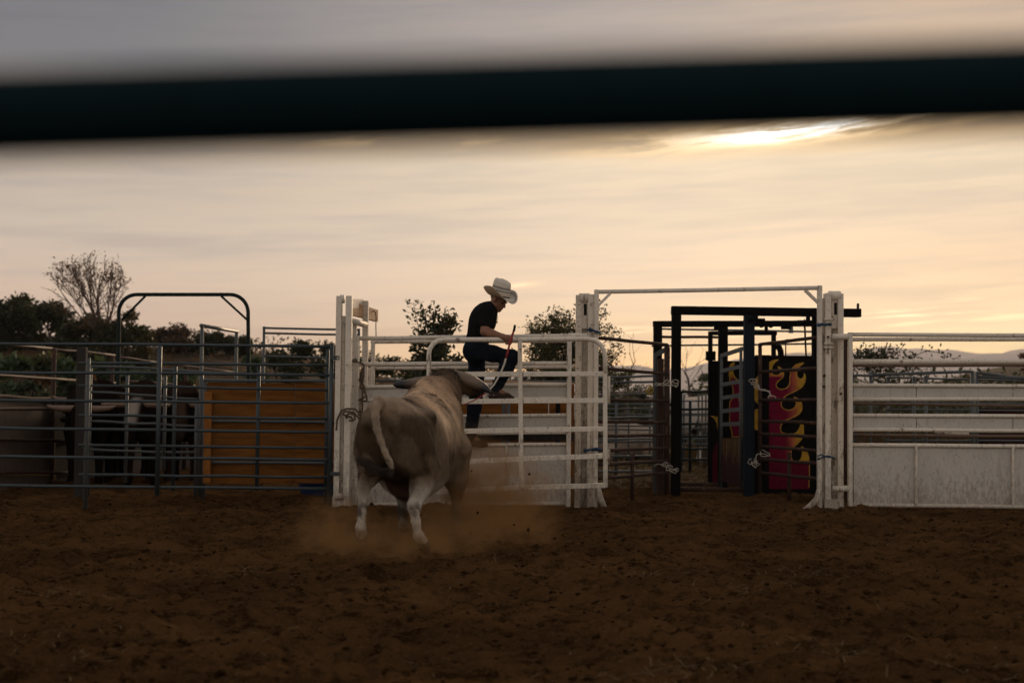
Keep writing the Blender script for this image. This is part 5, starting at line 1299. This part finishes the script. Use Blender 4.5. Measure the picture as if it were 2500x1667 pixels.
# ================================================================== CATTLE IN THE PENS
def cow_field(head_r=0.0, head_dz=0.0, h=.026):
    f = Field((-.6, -.95, -.02), (.6, 2.0, 1.55), h)
    f.E((0, -.2, .93), (.25, .42, .30), .05); f.E((0, .30, .90), (.32, .62, .38), .1); f.E((0, .75, .95), (.27, .36, .40), .1)
    f.E((0, .62, 1.22), (.12, .26, .12), .1)
    f.C((0, .85, 1.05), .22, (head_r * .7, 1.2, 1.18 + head_dz), .15, .1)
    f.C((head_r, 1.25, 1.22 + head_dz), .12, (head_r * 1.15, 1.38, 1.08 + head_dz), .105, .05); f.C((head_r * 1.15, 1.38, 1.08 + head_dz), .10, (head_r * 1.2, 1.52, .86 + head_dz), .075, .05)
    for s_ in (-1, 1):
        f.E((head_r + s_ * .17, 1.2, 1.14 + head_dz), (.11, .03, .05), .03)
        f.E((s_ * .14, -.3, .80), (.13, .2, .26), .06)
        f.chain([(s_ * .18, -.25, .65), (s_ * .18, -.40, .42), (s_ * .18, -.36, .08), (s_ * .18, -.33, .02)], [.12, .055, .045, .05], .04)
        f.chain([(s_ * .17, .80, .70), (s_ * .17, .82, .40), (s_ * .17, .82, .08), (s_ * .17, .85, .02)], [.12, .06, .045, .05], .05)
    f.chain([(0, -.60, 1.10), (0, -.70, .95), (.02, -.70, .50)], [.04, .03, .025], .03)
    return f
def cow(label, x, y, Y, face, colors, seed, head_r=0, head_dz=0, horn=None, scale=1.0, group='penned cattle'):
    q = P(x, y, Y)
    o = thing('bull' if horn else 'cow', label, 'bull' if horn else 'cow', (q.x, Y, 0), face, group)
    V, F = cow_field(head_r, head_dz).mesh()
    base, spot, fc = [np.array(k_) for k_ in colors]
    n_ = fbm(V[:, 1] * 2.2 + seed * 7.1, V[:, 2] * 2.5 + V[:, 0] * 1.5, 3, seed)[:, None]
    c = mixc(base, spot, sstep(n_, .05, .16))
    hd = sstep(V[:, 1:2], 1.1, 1.25); wid = 1 - sstep(np.abs(V[:, 0:1] - head_r), .05, .10)
    c = mixc(c, fc, hd * wid * sstep(V[:, 2:3], 1.02 + head_dz, 1.12 + head_dz + n_ * .2)); V = V * scale
    mesh_np('body', V, F, M['hide'], o, smooth=True, colors=c, local=True)
    if horn:
        for s_ in (-1, 1):
            b_ = Vector((head_r + s_ * .09, 1.22, 1.28 + head_dz)) * scale
            L_ = horn[0]; up = horn[1]
            pts = [b_, b_ + Vector((s_ * L_ * .35, .0, .0)), b_ + Vector((s_ * L_ * .75, .03, up * .25)), b_ + Vector((s_ * L_, .05, up))]
            mb = MB(); mb.tube(pts, [.046, .044, .032, .010], 10)
            cc = np.zeros((40, 3)); cc[:] = (.17, .105, .07); cc[30:] = (.22, .17, .13)
            mb.build('horn', M['horn'], o, smooth=True, local=True, colors=cc)
    return o
DK, WH = (.008, .005, .004), (.52, .46, .40)
# facing the arena: rotation turns the animal's forward (+y) axis towards the viewer
cow('dark penned bull farthest left with a pale thick horn pointing left', 235, 1000, 19.2, R(188), (DK, (.012, .008, .006), DK), 3, .0, -.30, (.33, .04))
cow('dark brown penned bull with a white patch over its poll and cheek', 300, 1000, 19.9, R(172), (DK, (.03, .017, .011), (.3, .26, .22)), 8, .05, -.20, (.28, .05))
cow('dark penned bull with a white forehead between level tan horns', 385, 1000, 19.4, R(181), (DK, (.016, .010, .008), (.24, .2, .17)), 5, 0, -.24, (.34, .0))
cow('dark penned bull nearest the plywood with a tan horn curling up', 452, 1000, 20.0, R(190), (DK, (.025, .014, .01), (.05, .03, .02)), 12, 0, -.24, (.33, .14))
# pale ones in the far pens
cow('pale cream cow standing behind the chute, only its back showing', 1300, 1000, 21.0, R(95), ((.66, .62, .58), (.58, .54, .5), (.6, .55, .5)), 2, 0, 0, None, 1.08, 'pale cattle')
cow('pale cow standing in the far pen beyond the alley doorway', 1700, 1000, 28.5, R(265), ((.62, .50, .40), (.56, .45, .36), (.6, .5, .42)), 4, 0, 0, None, 1.0, 'pale cattle')
cow('dark cow with white markings beside the pale one beyond the doorway', 1670, 1000, 27.2, R(150), ((.05, .03, .022), (.5, .45, .4), (.5, .45, .4)), 6, 0, 0, None, .95, 'pale cattle')
def lying(label, x, Y, face, base, seed):
    q = P(x, 1000, Y); o = thing('cow', label, 'cow', (q.x, Y, 0), face, 'pale cattle')
    f = Field((-.6, -1.0, -.02), (.6, 1.45, 1.1), .028)
    f.E((0, -.25, .34), (.36, .5, .32), .08); f.E((0, .25, .40), (.38, .55, .36), .1); f.E((0, .62, .48), (.26, .3, .32), .1)
    f.C((0, .75, .60), .18, (.05, 1.0, .80), .13, .08); f.C((.05, 1.02, .84), .12, (.07, 1.28, .66), .08, .05)
    for s_ in (-1, 1):
        f.E((.05 + s_ * .16, .98, .82), (.10, .03, .045), .03)
        f.chain([(s_ * .30, .60, .20), (s_ * .34, .95, .07), (s_ * .30, .62, .05)], [.10, .06, .05], .04); f.E((s_ * .33, -.35, .18), (.14, .30, .17), .06)
    V, F = f.mesh(); n_ = fbm(V[:, 1] * 3, V[:, 2] * 3, 3, seed)[:, None]
    b_ = np.array(base); mesh_np('body', V, F, M['hide'], o, smooth=True, colors=mixc(b_, b_ * .7, sstep(n_, 0, .2)), local=True)
lying('pale cow lying behind the rusty left alley gate, head near the white gate', 1545, 28.0, R(112), (.48, .38, .30), 3)
lying('brown and cream cow lying farther back, just right of the white gate', 1490, 30.5, R(75), (.42, .30, .22), 7)

# ================================================================== VEGETATION
def leaf_mesh(name, C_, size, mat, par, seed=0, asp=.5, fold=.25):
    """C_: (n,3) leaf positions; one folded, pointed leaf of two quads at each"""
    g_ = np.random.default_rng(seed); n = len(C_)
    d = g_.normal(size=(n, 3)); d[:, 2] = d[:, 2] * .7 + .15; d /= np.linalg.norm(d, axis=1)[:, None]
    r_ = g_.normal(size=(n, 3)); u = np.cross(d, r_); u /= np.linalg.norm(u, axis=1)[:, None]; w_ = np.cross(d, u)
    s_ = size * g_.uniform(.6, 1.35, size=(n, 1))
    V = np.stack([C_, C_ + d * s_ * .5 + u * s_ * asp * .5 + w_ * s_ * fold * .3, C_ + d * s_, C_ + d * s_ * .5 - u * s_ * asp * .5 + w_ * s_ * fold * .3], 1).reshape(-1, 3)
    i = np.arange(n)[:, None] * 4
    F = np.concatenate([i + np.array([[0, 1, 2, 3]])], 0)
    return mesh_np(name, V, F, mat, par)
def branch(mb, rg_, p, d, L, r, lev, tips, spread=.5, up=.12, nseg=4, kids=(3, 5), minr=.003, inside=None):
    pts, rad = [p], [r]; q = p.copy(); dd = d.copy(); nseg0 = nseg
    for i in range(nseg):
        dd = (dd + Vector((rg_.gauss(0, .12), rg_.gauss(0, .12), rg_.gauss(0, .08) + up * .3))).normalized()
        q = q + dd * (L / nseg)
        if inside is not None and i > 0 and not inside(q): break
        pts.append(q.copy()); rad.append(max(r * (1 - .75 * (i + 1) / nseg), minr))
    if len(pts) < 2: return
    nseg = len(pts) - 1
    mb.tube(pts, rad, 5 if r > .02 else 3, cap=False)
    if lev == 0:
        tips += pts[2:]; return
    tips.append(pts[-1])
    for k in range(rg_.randint(*kids)):
        t_ = rg_.uniform(.3, 1.0); i = min(int(t_ * nseg), nseg - 1); b_ = pts[i].lerp(pts[i + 1], t_ * nseg - i)
        nd = (dd + Vector((rg_.gauss(0, spread), rg_.gauss(0, spread), rg_.gauss(0, spread * .7) + up))).normalized()
        branch(mb, rg_, b_, nd, L * rg_.uniform(.4, .7), max(r * .5, minr), lev - 1, tips, spread, up, nseg0, kids, minr, inside)
EJ = random.Random(77)
def ell(c_, rx, ry, rz): return lambda q: ((q.x - c_.x) / rx) ** 2 + ((q.y - c_.y) / ry) ** 2 + ((q.z - c_.z) / rz) ** 2 < EJ.uniform(.35, 1.2) or (q.z < c_.z - rz * .5 and abs(q.x - c_.x) < rx)
def around(tips, n, sig, g_):
    T = np.array([tuple(p) for p in tips]); return T[g_.integers(len(T), size=n)] + g_.normal(size=(n, 3)) * sig
# bare tree on the rise
rg_ = random.Random(5); TY = 46.0
bq = P(250, 812, TY); bt0 = thing('bare_tree', 'bare fan-shaped tree with thin twigs standing on the rise at the left', 'tree', (bq.x, TY, float(hill_h(np.array(bq.x), np.array(TY)))))
mb = MB(); tips = []
root = Vector(bt0.location); fork = Vector((bq.x, TY, bq.z - .1))
mb.tube([root - Vector((0, 0, .2)), root.lerp(fork, .5) + Vector((.04, 0, 0)), fork], [.12, .10, .08], 8, cap=False)
for (ex, ey) in ((105, 700), (118, 668), (125, 640), (135, 613), (160, 640), (188, 628), (216, 602), (240, 632), (262, 640), (290, 645), (315, 668), (150, 735), (335, 725), (205, 650)):
    e = P(ex, ey, TY + rg_.uniform(-1.2, 1.2)); d = (e - fork)
    branch(mb, rg_, fork + Vector((rg_.uniform(-.05, .05), 0, rg_.uniform(-.3, .1))), (d.normalized() + Vector((0, 0, .12))).normalized(), d.length * .92, .034, 2, tips, .42, .05, 5, (4, 6), .0030, ell(P(215, 722, TY), 1.62, 1.6, 1.50))
mb.build('trunk', M['twig'], bt0)
g_ = np.random.default_rng(2)
leaf_mesh('crown', around(tips, 1500, .07, g_), .085, M['leaf_dry'], bt0, 3)

def bush(label, xp, ytop, Y, wpx, n, lsize, mat, seed, z0=None, name='bush', group=None, clumps=14, stems=5, depth=None, shape=1.0, sprigs=0):
    g_ = np.random.default_rng(seed); rg_ = random.Random(seed)
    q = P(xp, ytop, Y); W = wpx / FPX * Y
    if z0 is None: z0 = 0.0
    Hh = q.z - z0
    o = thing(name, label, 'tree' if 'tree' in name else 'bush', (q.x, Y, z0), 0, group)
    D = depth or W * .8
    cs, rs = [], []
    for k in range(clumps):
        a = rg_.uniform(0, 6.28); rr_ = math.sqrt(rg_.random()); zz = rg_.uniform(.12, .90) if k else .88
        wz_ = 1 - abs(zz - .45) ** 2 * 1.4 * shape
        cs.append((q.x + math.cos(a) * rr_ * W * .40 * wz_, Y + math.sin(a) * rr_ * D * .40 * wz_, z0 + zz * Hh - .06 * Hh)); rs.append(rg_.uniform(.10, .2) * min(W, Hh * 1.6))
    cs = np.array(cs); rs = np.array(rs); w_ = rs ** 2 / (rs ** 2).sum()
    idx = g_.choice(clumps, size=n, p=w_)
    d = g_.normal(size=(n, 3)); d /= np.linalg.norm(d, axis=1)[:, None]
    C_ = cs[idx] + d * rs[idx][:, None] * (g_.random((n, 1)) ** .45) * np.array([1.15, 1.15, .85])
    C_ = C_[C_[:, 2] > z0 - .02]
    mb = MB()
    for k in range(max(stems, 1)):
        c_ = Vector(cs[rg_.randrange(clumps)]); b_ = Vector((q.x + rg_.uniform(-.12, .12) * W, Y + rg_.uniform(-.1, .1) * D, z0 - .05))
        tps = []
        branch(mb, rg_, b_, (c_ - b_).normalized(), (c_ - b_).length * .85, .010 + .008 * Hh, 1, tps, .6, -.05, 4, (2, 4))
    ex = []
    for k in range(sprigs):                                # shoots that stand clear of the outline
        c_ = cs[rg_.randrange(clumps)]; d_ = Vector((rg_.gauss(0, .5), rg_.gauss(0, .4), 1)).normalized(); L_ = rg_.uniform(.12, .32) * min(Hh, 1.6)
        p0 = Vector(c_); p1 = p0 + d_ * L_; mb.tube([p0, p0.lerp(p1, .5) + Vector((.02, 0, .01)), p1], [.010, .006, .003], 3, cap=False)
        for j in range(14): ex.append(tuple(p0.lerp(p1, rg_.random()) + Vector((rg_.gauss(0, .03), rg_.gauss(0, .03), 0))))
    if ex: C_ = np.concatenate([C_, np.array(ex)])
    leaf_mesh('crown', C_, lsize, mat, o, seed + 50)
    mb.build('trunk' if 'tree' in name else 'stems', M['bark'], o)
    return o
def hz_(x, Y): return float(hill_h(np.array(P(x, 900, Y).x), np.array(float(Y)))) - .05
LD, LG, LT, LX, DS = M['leaf_dark'], M['leaf_green'], M['leaf_tree'], M['leaf_dry'], M['dryscrub']
for (lab, x, yt, Y, wd, n, ls, mt, sd) in (
        ('tall dark bush at the far left edge on the rise', 20, 712, 50, 160, 4200, .16, LD, 21),
        ('dark bush just left of the bare tree on the rise', 120, 728, 52, 150, 3800, .16, LD, 22),
        ('dark rounded bush under the left branches of the bare tree', 195, 768, 48, 140, 3200, .14, LD, 23),
        ('bush with light gaps right below the bare tree', 262, 772, 46, 110, 1500, .13, LD, 24),
        ('feathery dark bush between the bare tree and the green hoop', 335, 742, 47, 100, 1900, .14, LT, 25),
        ('low brown scrub bush under the green hoop', 405, 800, 52, 120, 2600, .13, DS, 26),
        ('thin reddish scrub bush inside the hoop, left part', 455, 792, 56, 110, 2200, .11, DS, 27),
        ('low dark scrub bush inside the hoop near the narrow frame', 515, 812, 54, 120, 3000, .13, LD, 28),
        ('low dark scrub bush right of the narrow pipe frame', 585, 824, 55, 110, 2600, .13, LD, 29)):
    bush(lab, x, yt, Y, wd * 1.1, int(n * 1.7), ls, mt, sd, hz_(x, Y), group='bushes on the rise', sprigs=16, clumps=18)
for (lab, x, yt, Y, wd, n, ls, mt, sd) in (
        ('round dark green bush behind the tall double-rail panel', 720, 792, 30, 150, 5200, .085, LD, 31),
        ('dark bush touching the left side of the white chute post', 800, 800, 31, 110, 3200, .085, LD, 32),
        ('leafy green shrub behind the plywood left of the tall panel', 625, 830, 28, 70, 1500, .085, LG, 33),
        ('dark bush just right of the left white chute post', 925, 838, 30, 100, 2600, .08, LD, 34),
        ('dark bush behind the chute rails left of the young tree', 1000, 845, 31, 110, 2400, .08, LT, 35),
        ('low bush behind the man, left of his back', 1120, 842, 31, 120, 2200, .08, LT, 36),
        ('low bush behind the man, right of his knee', 1235, 850, 32, 110, 1900, .08, LT, 37)):
    bush(lab, x, yt, Y, wd * 1.1, int(n * 1.5), ls, mt, sd, 0, group='bushes behind the chute', sprigs=10, clumps=18)
# tall leafy weeds along the left pen
for k, (x, yt, Y, wd) in enumerate(((-10, 842, 25, 110), (55, 838, 24.5, 110), (120, 835, 25.5, 110), (178, 842, 24.8, 100), (238, 848, 25.5, 100), (300, 860, 26, 100), (352, 872, 27, 90), (410, 880, 28, 90), (470, 888, 28.5, 100))):
    where = ('at the left edge', 'second from the left edge', 'left of the rusty fence post', 'right of the rusty fence post', 'below the bare tree', 'left of the hoop leg', 'right of the hoop leg', 'middle of the hoop', 'beside the narrow frame')[k]
    bush('tall big-leaved green weeds behind the rusty fence, ' + where, x, yt, Y, wd, 1100, .15, LG, 60 + k, 0, name='weed_clump', group='leafy weeds behind the pens', clumps=10, stems=7, shape=.2)
for k, (x, yt, Y, wd) in enumerate(((115, 885, 24, 60), (235, 880, 24, 50), (195, 850, 24, 40))):
    bush('dry orange-brown weed among the green ones, ' + ('lowest', 'next to the hoop leg', 'uppermost')[k], x, yt, Y, wd, 420, .10, LX, 80 + k, 0, name='dry_weed', group='dry weeds behind the pens', clumps=6, stems=4, shape=.2)
# tree behind the chute with a loose crown
rg_ = random.Random(9); TY2 = 27.0
tq = P(1400, 900, TY2); tr = thing('leafy_tree', 'loose-crowned small tree behind the white chute, right of the man', 'tree', (tq.x, TY2, 0))
mb = MB(); tips = []
b_ = Vector((tq.x, TY2, -.05)); fork = b_ + Vector((0, 0, 1.0)); mb.tube([b_, fork], [.09, .065], 8, cap=False)
for (ex, ey) in ((1275, 800), (1270, 860), (1300, 775), (1330, 762), (1352, 748), (1395, 736), (1420, 750), (1450, 765), (1490, 780), (1520, 812), (1510, 850), (1488, 895), (1290, 900), (1360, 800), (1430, 800), (1400, 850), (1330, 850), (1460, 880), (1320, 905), (1380, 900)):
    e = P(ex, ey, TY2 + rg_.uniform(-.8, .8)); d = e - fork
    branch(mb, rg_, fork + Vector((0, 0, rg_.uniform(-.3, .1))), (d.normalized() + Vector((0, 0, .02))).normalized(), d.length * .92, .026, 2, tips, .45, .02, 4, (4, 6), .003, ell(P(1398, 850, TY2), 1.08, 1.0, .90))
mb.build('trunk', M['bark'], tr)
g_ = np.random.default_rng(5); tips2 = [p for p in tips]
leaf_mesh('crown', around(tips2, 15000, .05, g_), .062, LT, tr, 12)
# young tree behind the bull's head
q = P(1065, 762, 22.0)
yt_ = thing('young_tree', 'young dark big-leaved tree rising behind the chute above the bull', 'tree', (q.x, 22.0, 0))
mb = MB(); tips = []
for (ex, ey) in ((1060, 748), (1078, 765), (1100, 795), (1040, 790), (1022, 812), (1118, 815), (1065, 800), (1090, 830), (1045, 840), (1110, 850), (1020, 850), (1075, 860)):
    e = P(ex, ey, 22 + rg_.uniform(-.4, .4)); b_ = Vector((q.x, 22, -.05)); d = e - b_
    branch(mb, rg_, b_ + Vector((rg_.uniform(-.05, .05), 0, rg_.uniform(0, 1.0))), d.normalized(), (d.length) * .95, .02, 1, tips, .35, .02, 5, (4, 6), .003, ell(P(1066, 850, 22), .36, .40, .66))
mb.build('trunk', M['bark'], yt_)
g_ = np.random.default_rng(6); tt = [p for p in tips if p.z > .9]
leaf_mesh('crown', around(tt, 3200, .06, g_), .088, LD, yt_, 13)
q = P(1012, 740, 21.5); spg = thing('sapling', 'tall thin sprig of small leaves left of the young tree', 'tree', (P(1030, 900, 21.5).x, 21.5, 0))
mb = MB(); b_ = Vector(spg.location); pth = [b_, P(1028, 860, 21.5), P(1022, 800, 21.5), P(1014, 765, 21.5), P(1009, 738, 21.5)]; mb.tube(pth, [.012, .01, .007, .005, .003], 4, cap=False)
tt = []
for i in range(1, 4):
    for k in range(15):
        p = pth[i].lerp(pth[i + 1], k / 15); s_ = rg_.choice((-1, 1)); e = p + Vector((s_ * rg_.uniform(.03, .13), rg_.gauss(0, .05), rg_.uniform(-.02, .06))); mb.tube([p, e], [.003, .002], 3, cap=False); tt += [e, e]
mb.build('trunk', M['bark'], spg); leaf_mesh('crown', np.array([tuple(p) for p in tt]), .07, LG, spg, 14)
# right: viny bush, edge tree, alley bushes
vb = thing('bush', 'straggling bush with bare arching shoots behind the right white panel', 'bush', (P(2180, 900, 26).x, 26, 0))
mb = MB(); tips = []
for (bx, ex, ey) in ((2110, 2090, 862), (2110, 2130, 850), (2125, 2150, 862), (2130, 2172, 848), (2150, 2200, 855), (2160, 2185, 852), (2170, 2240, 868), (2190, 2230, 850), (2180, 2260, 858), (2100, 2105, 856), (2120, 2120, 848), (2200, 2252, 864)):
    b_ = Vector((P(bx, 900, 26).x, 26, -.05)); e = P(ex, ey, 26 + rg_.uniform(-.5, .5)); d = e - b_
    branch(mb, rg_, b_, d.normalized(), d.length * .95, .014, 1, tips, .35, -.02, 5, (3, 5), .003, ell(P(2170, 905, 26), 1.0, .9, .45))
for pth in (((2230, 870), (2262, 856), (2300, 862), (2335, 880)), ((2150, 880), (2158, 860), (2180, 850)), ((2180, 870), (2196, 856), (2204, 846))):
    pts = [P(x, y, 25.8) for x, y in pth]; mb.tube(pts, [.010, .008, .006, .004], 4, cap=False) if len(pts) == 4 else mb.tube(pts, [.009, .007, .004], 4, cap=False); tips += pts
mb.build('stems', M['bark'], vb); g_ = np.random.default_rng(7)
T_ = np.array([tuple(p) for p in tips if p.z > 1.2]); leaf_mesh('crown', np.concatenate([T_[g_.integers(len(T_), size=900)] + g_.normal(size=(900, 3)) * .05, around([P(x, y, 26.1) for x in range(2092, 2150, 8) for y in (868, 880, 892)], 800, .10, g_)]), .075, LD, vb, 15)
bush('small orange-brown tree cut by the right edge of the view', 2505, 830, 60, 60, 900, .16, LX, 41, 0, name='small_tree', clumps=8, stems=4, sprigs=6)
bush('leafy shrub in the alley just left of the farther door', 1722, 886, 34, 90, 1700, .075, LG, 42, 0, name='shrub', clumps=12, sprigs=12)
bush('low dark bush line seen through the alley doorway', 1690, 938, 45, 110, 2200, .10, LD, 43, 0, group='bushes beyond the alley')
bush('low dark bush beyond the rusty left gate, nearer the doorway', 1580, 934, 46, 110, 2200, .10, LD, 44, 0, group='bushes beyond the alley')
bush('low dark bush beyond the rusty left gate, nearer the white post', 1500, 940, 47, 100, 2000, .10, LD, 45, 0, group='bushes beyond the alley')
bush('leafy top of a shrub above the painted door', 1865, 838, 30, 50, 350, .07, LG, 46, 0, name='shrub', clumps=9, stems=4, sprigs=10)
bush('leafy twig cluster beside the white post above the painted door', 1985, 852, 31, 40, 300, .07, LG, 47, 0, name='shrub', clumps=8, stems=4, sprigs=8)
bush('dark shrub top above the farther door', 1795, 870, 29, 50, 420, .07, LG, 48, 0, name='shrub', clumps=8, stems=4, sprigs=8)
for (lab, x0, pts) in (('bare crooked twig tree in the distance left of the rusty gate post', 1530, ((1532, 960), (1536, 915), (1543, 895), (1552, 880))), ('bare crooked twig tree in the distance seen through the doorway', 1680, ((1684, 960), (1680, 925), (1672, 905), (1690, 900)))):
    q = P(x0, 960, 40); o = thing('bare_tree', lab, 'tree', (q.x, 40, 0)); mb = MB(); tips = []
    pp = [Vector((q.x, 40, -.05))] + [P(x, y, 40) for x, y in pts]; mb.tube(pp, [.05, .04, .03, .02, .008], 5, cap=False)
    for k in range(7): branch(mb, rg_, pp[1 + k % 3].lerp(pp[2 + k % 3], rg_.random()), Vector((rg_.gauss(0, 1), rg_.gauss(0, .5), 1)).normalized(), .7, .012, 1, tips, .5, .1, 4, (2, 3), .004)
    mb.build('trunk', M['twig'], o)
# far scrub that reads as one dark mass
g_ = np.random.default_rng(77); N_s = 42000
sx = g_.uniform(-30, 75, N_s); sy = g_.uniform(70, 150, N_s)
hgt = 1.1 + 1.0 * fbm(sx * .15, sy * .15, 3, 55)
C_ = np.stack([sx, sy, np.clip(hgt, .4, 4) * g_.random(N_s) ** .6 + np.where((sx > -75) & (sx < 12) & (sy < 130), np.maximum(hill_h(sx, sy), 0), 0)], 1)
far_s = leaf_mesh('scrub', C_, .24, M['leaf_dark'], None, 78)
tag(far_s, 'dark low scrub spreading across the valley floor behind the pens', 'scrub', kind='stuff')
g_ = np.random.default_rng(78); N_s = 16000
sx = g_.uniform(7, 34, N_s); sy = g_.uniform(36, 60, N_s)
C_ = np.stack([sx, sy, np.clip(1.9 + 1.0 * fbm(sx * .3, sy * .3, 3, 5), .5, 3) * g_.random(N_s) ** .6], 1)
rs_ = leaf_mesh('scrub', C_, .20, M['leaf_dark'], None, 80)
tag(rs_, 'dark scrub filling the ground behind the pens on the right', 'scrub', kind='stuff')
# dry grass on the rise
N_s = 9000; sx = g_.uniform(-30, -2, N_s); sy = g_.uniform(36, 75, N_s); hh_ = hill_h(sx, sy)
gr = leaf_mesh('grass', np.stack([sx, sy, hh_], 1), .30, M['leaf_dry'], None, 79, asp=.12)
tag(gr, 'dry brown grass on the low rise behind the left pens', 'grass', kind='stuff')

# ================================================================== GROUND LITTER
g_ = np.random.default_rng(101)
def gz(x, y): return ground_h(np.asarray(x), np.asarray(y))
N_c = 5200
cy = 5.2 + 11.0 * g_.random(N_c) ** 1.3; cx = g_.uniform(-.42, .42, N_c) * cy
V0 = np.array([(1, 0, 0), (-1, 0, 0), (0, 1, 0), (0, -1, 0), (0, 0, 1), (0, 0, -1), ])
F0 = np.array([(0, 2, 4), (2, 1, 4), (1, 3, 4), (3, 0, 4), (2, 0, 5), (1, 2, 5), (3, 1, 5), (0, 3, 5)])
sz = .006 + .019 * g_.random(N_c) ** 3
V_ = V0[None] * (sz[:, None, None] * g_.uniform(.6, 1.4, (N_c, 6, 1))) * np.array([1, 1, .65]) + np.stack([cx, cy, gz(cx, cy) + sz * .25], 1)[:, None, :]
cl = mesh_np('clods', V_.reshape(-1, 3), (F0[None] + np.arange(N_c)[:, None, None] * 6).reshape(-1, 3), M['clod'], smooth=True)
tag(cl, 'small dark clods of earth scattered over the arena floor', 'clods', kind='stuff')
def straw_patch(cx, cy, ln, seed, wd=.0032):
    g_ = np.random.default_rng(seed); n = len(cx)
    a = g_.uniform(0, math.pi, n); d = np.stack([np.cos(a), np.sin(a), g_.normal(0, .18, n)], 1) * (ln * g_.uniform(.4, 1.4, n))[:, None] * .5
    s_ = np.stack([-np.sin(a), np.cos(a), np.zeros(n)], 1) * wd; up = np.array([0, 0, wd])
    c_ = np.stack([cx, cy, gz(cx, cy) + .012 + np.abs(d[:, 2])], 1); bend = np.stack([-np.sin(a), np.cos(a), np.zeros(n)], 1) * (g_.normal(0, .12, n) * ln)[:, None]
    V = np.stack([c_ - d - s_, c_ - d + s_, c_ + bend + s_ + up, c_ + bend - s_ + up, c_ + d + s_ * .6, c_ + d - s_ * .6], 1)
    F = np.array([(0, 1, 2, 3), (3, 2, 4, 5)])
    return V.reshape(-1, 3), (F[None] + np.arange(n)[:, None, None] * 6).reshape(-1, 4)
n_ = 420; ay = 5.3 + 10.5 * g_.random(n_) ** 1.2; axx = g_.uniform(-.42, .42, n_) * ay
px_, py_ = [axx], [ay]
for k in range(14):
    yy = 5.6 + 9.5 * g_.random(); xx = g_.uniform(-.38, .38) * yy; m_ = int(g_.integers(8, 30)); px_.append(xx + g_.normal(0, .22, m_)); py_.append(yy + g_.normal(0, .10, m_))
for (sx_, sy_, m_) in ((530, 1385, 30), (640, 1400, 20), (1880, 1440, 45), (1560, 1400, 35), (1640, 1640, 40), (200, 1450, 45), (90, 1560, 20), (1980, 1410, 30), (2150, 1325, 16)):
    Yg = GY(sx_, sy_); xg = P(sx_, sy_, Yg).x; px_.append(xg + g_.normal(0, .25, m_)); py_.append(Yg + g_.normal(0, .10, m_))
axx, ay = np.concatenate(px_), np.concatenate(py_)
V_, F_ = straw_patch(axx, ay, .085, 9, .0024)
so = mesh_np('straw', V_, F_, M['straw'], None); tag(so, 'pale bits of straw scattered over the arena dirt', 'straw', kind='stuff')
n_ = 5200; ay = g_.uniform(18.6, 27, n_); axx = np.interp(ay, [18, 27], [1.5, 2.2]) + g_.normal(0, .9, n_)
V_, F_ = straw_patch(axx, ay, .16, 10, .006)
V_[:, 2] += .0
so2 = mesh_np('straw', V_, F_, M['straw'], None); tag(so2, 'straw bedding strewn on the ground of the alley and far pens', 'straw', kind='stuff')

# ================================================================== DUST
dm, t = new_mat('dust')
p = pos(t)
def puff(c_, r_, k):
    v = t.n('ShaderNodeVectorMath', {0: p, 1: c_}, operation='SUBTRACT').outputs[0]
    v = t.n('ShaderNodeVectorMath', {0: v, 1: tuple(1 / x for x in r_)}, operation='MULTIPLY').outputs[0]
    L_ = t.n('ShaderNodeVectorMath', {0: v}, operation='LENGTH').outputs[1]
    return t.m('MULTIPLY', t.sm(L_, 1.0, .15), k)
def gp(x, y, Y): q = P(x, y, Y); return (q.x, Y, q.z)
d_ = puff(gp(1205, 1225, 12.3), (.72, .9, .60), 1.1)
d_ = t.m('ADD', d_, puff(gp(960, 1345, 10.5), (1.05, .7, .30), .85))
d_ = t.m('ADD', d_, puff(gp(1160, 1300, 11.4), (.85, .8, .36), .75))
d_ = t.m('ADD', d_, puff(gp(1120, 1180, 12.6), (.6, .8, .62), .7))
d_ = t.m('ADD', d_, puff(gp(830, 1290, 11.3), (.5, .8, .36), .45))
nz = noise(t, p, 5.5, 5, .65)
den = t.m('MULTIPLY', t.m('MULTIPLY', d_, t.sm(nz, .40, .64)), 4.0)
vol = t.n('ShaderNodeVolumePrincipled', {'Color': (.44, .245, .10, 1), 'Density': den, 'Anisotropy': .2})
t.n('ShaderNodeOutputMaterial', {1: vol.outputs[0]})
g_ = np.random.default_rng(31)
n_ = 22; fx_ = g_.uniform(-1.7, .35, n_); fy_ = g_.uniform(10.1, 12.4, n_); fz_ = .05 + .55 * g_.random(n_) ** 2
sz = .005 + .014 * g_.random(n_) ** 2
V_ = V0[None] * (sz[:, None, None] * g_.uniform(.6, 1.4, (n_, 6, 1))) + np.stack([fx_, fy_, fz_], 1)[:, None, :]
fc_ = mesh_np('flying_clods', V_.reshape(-1, 3), (F0[None] + np.arange(n_)[:, None, None] * 6).reshape(-1, 3), M['clod'], smooth=True)
tag(fc_, 'specks of earth flung up in the dust round the bull', 'clods', kind='stuff')
dust = MB().box((-.55, 11.55, .48), (2.9, 4.0, 1.04)).build('dust_cloud', dm)
tag(dust, 'brown dust cloud thrown up round the hooves of the bull', 'dust', kind='stuff')
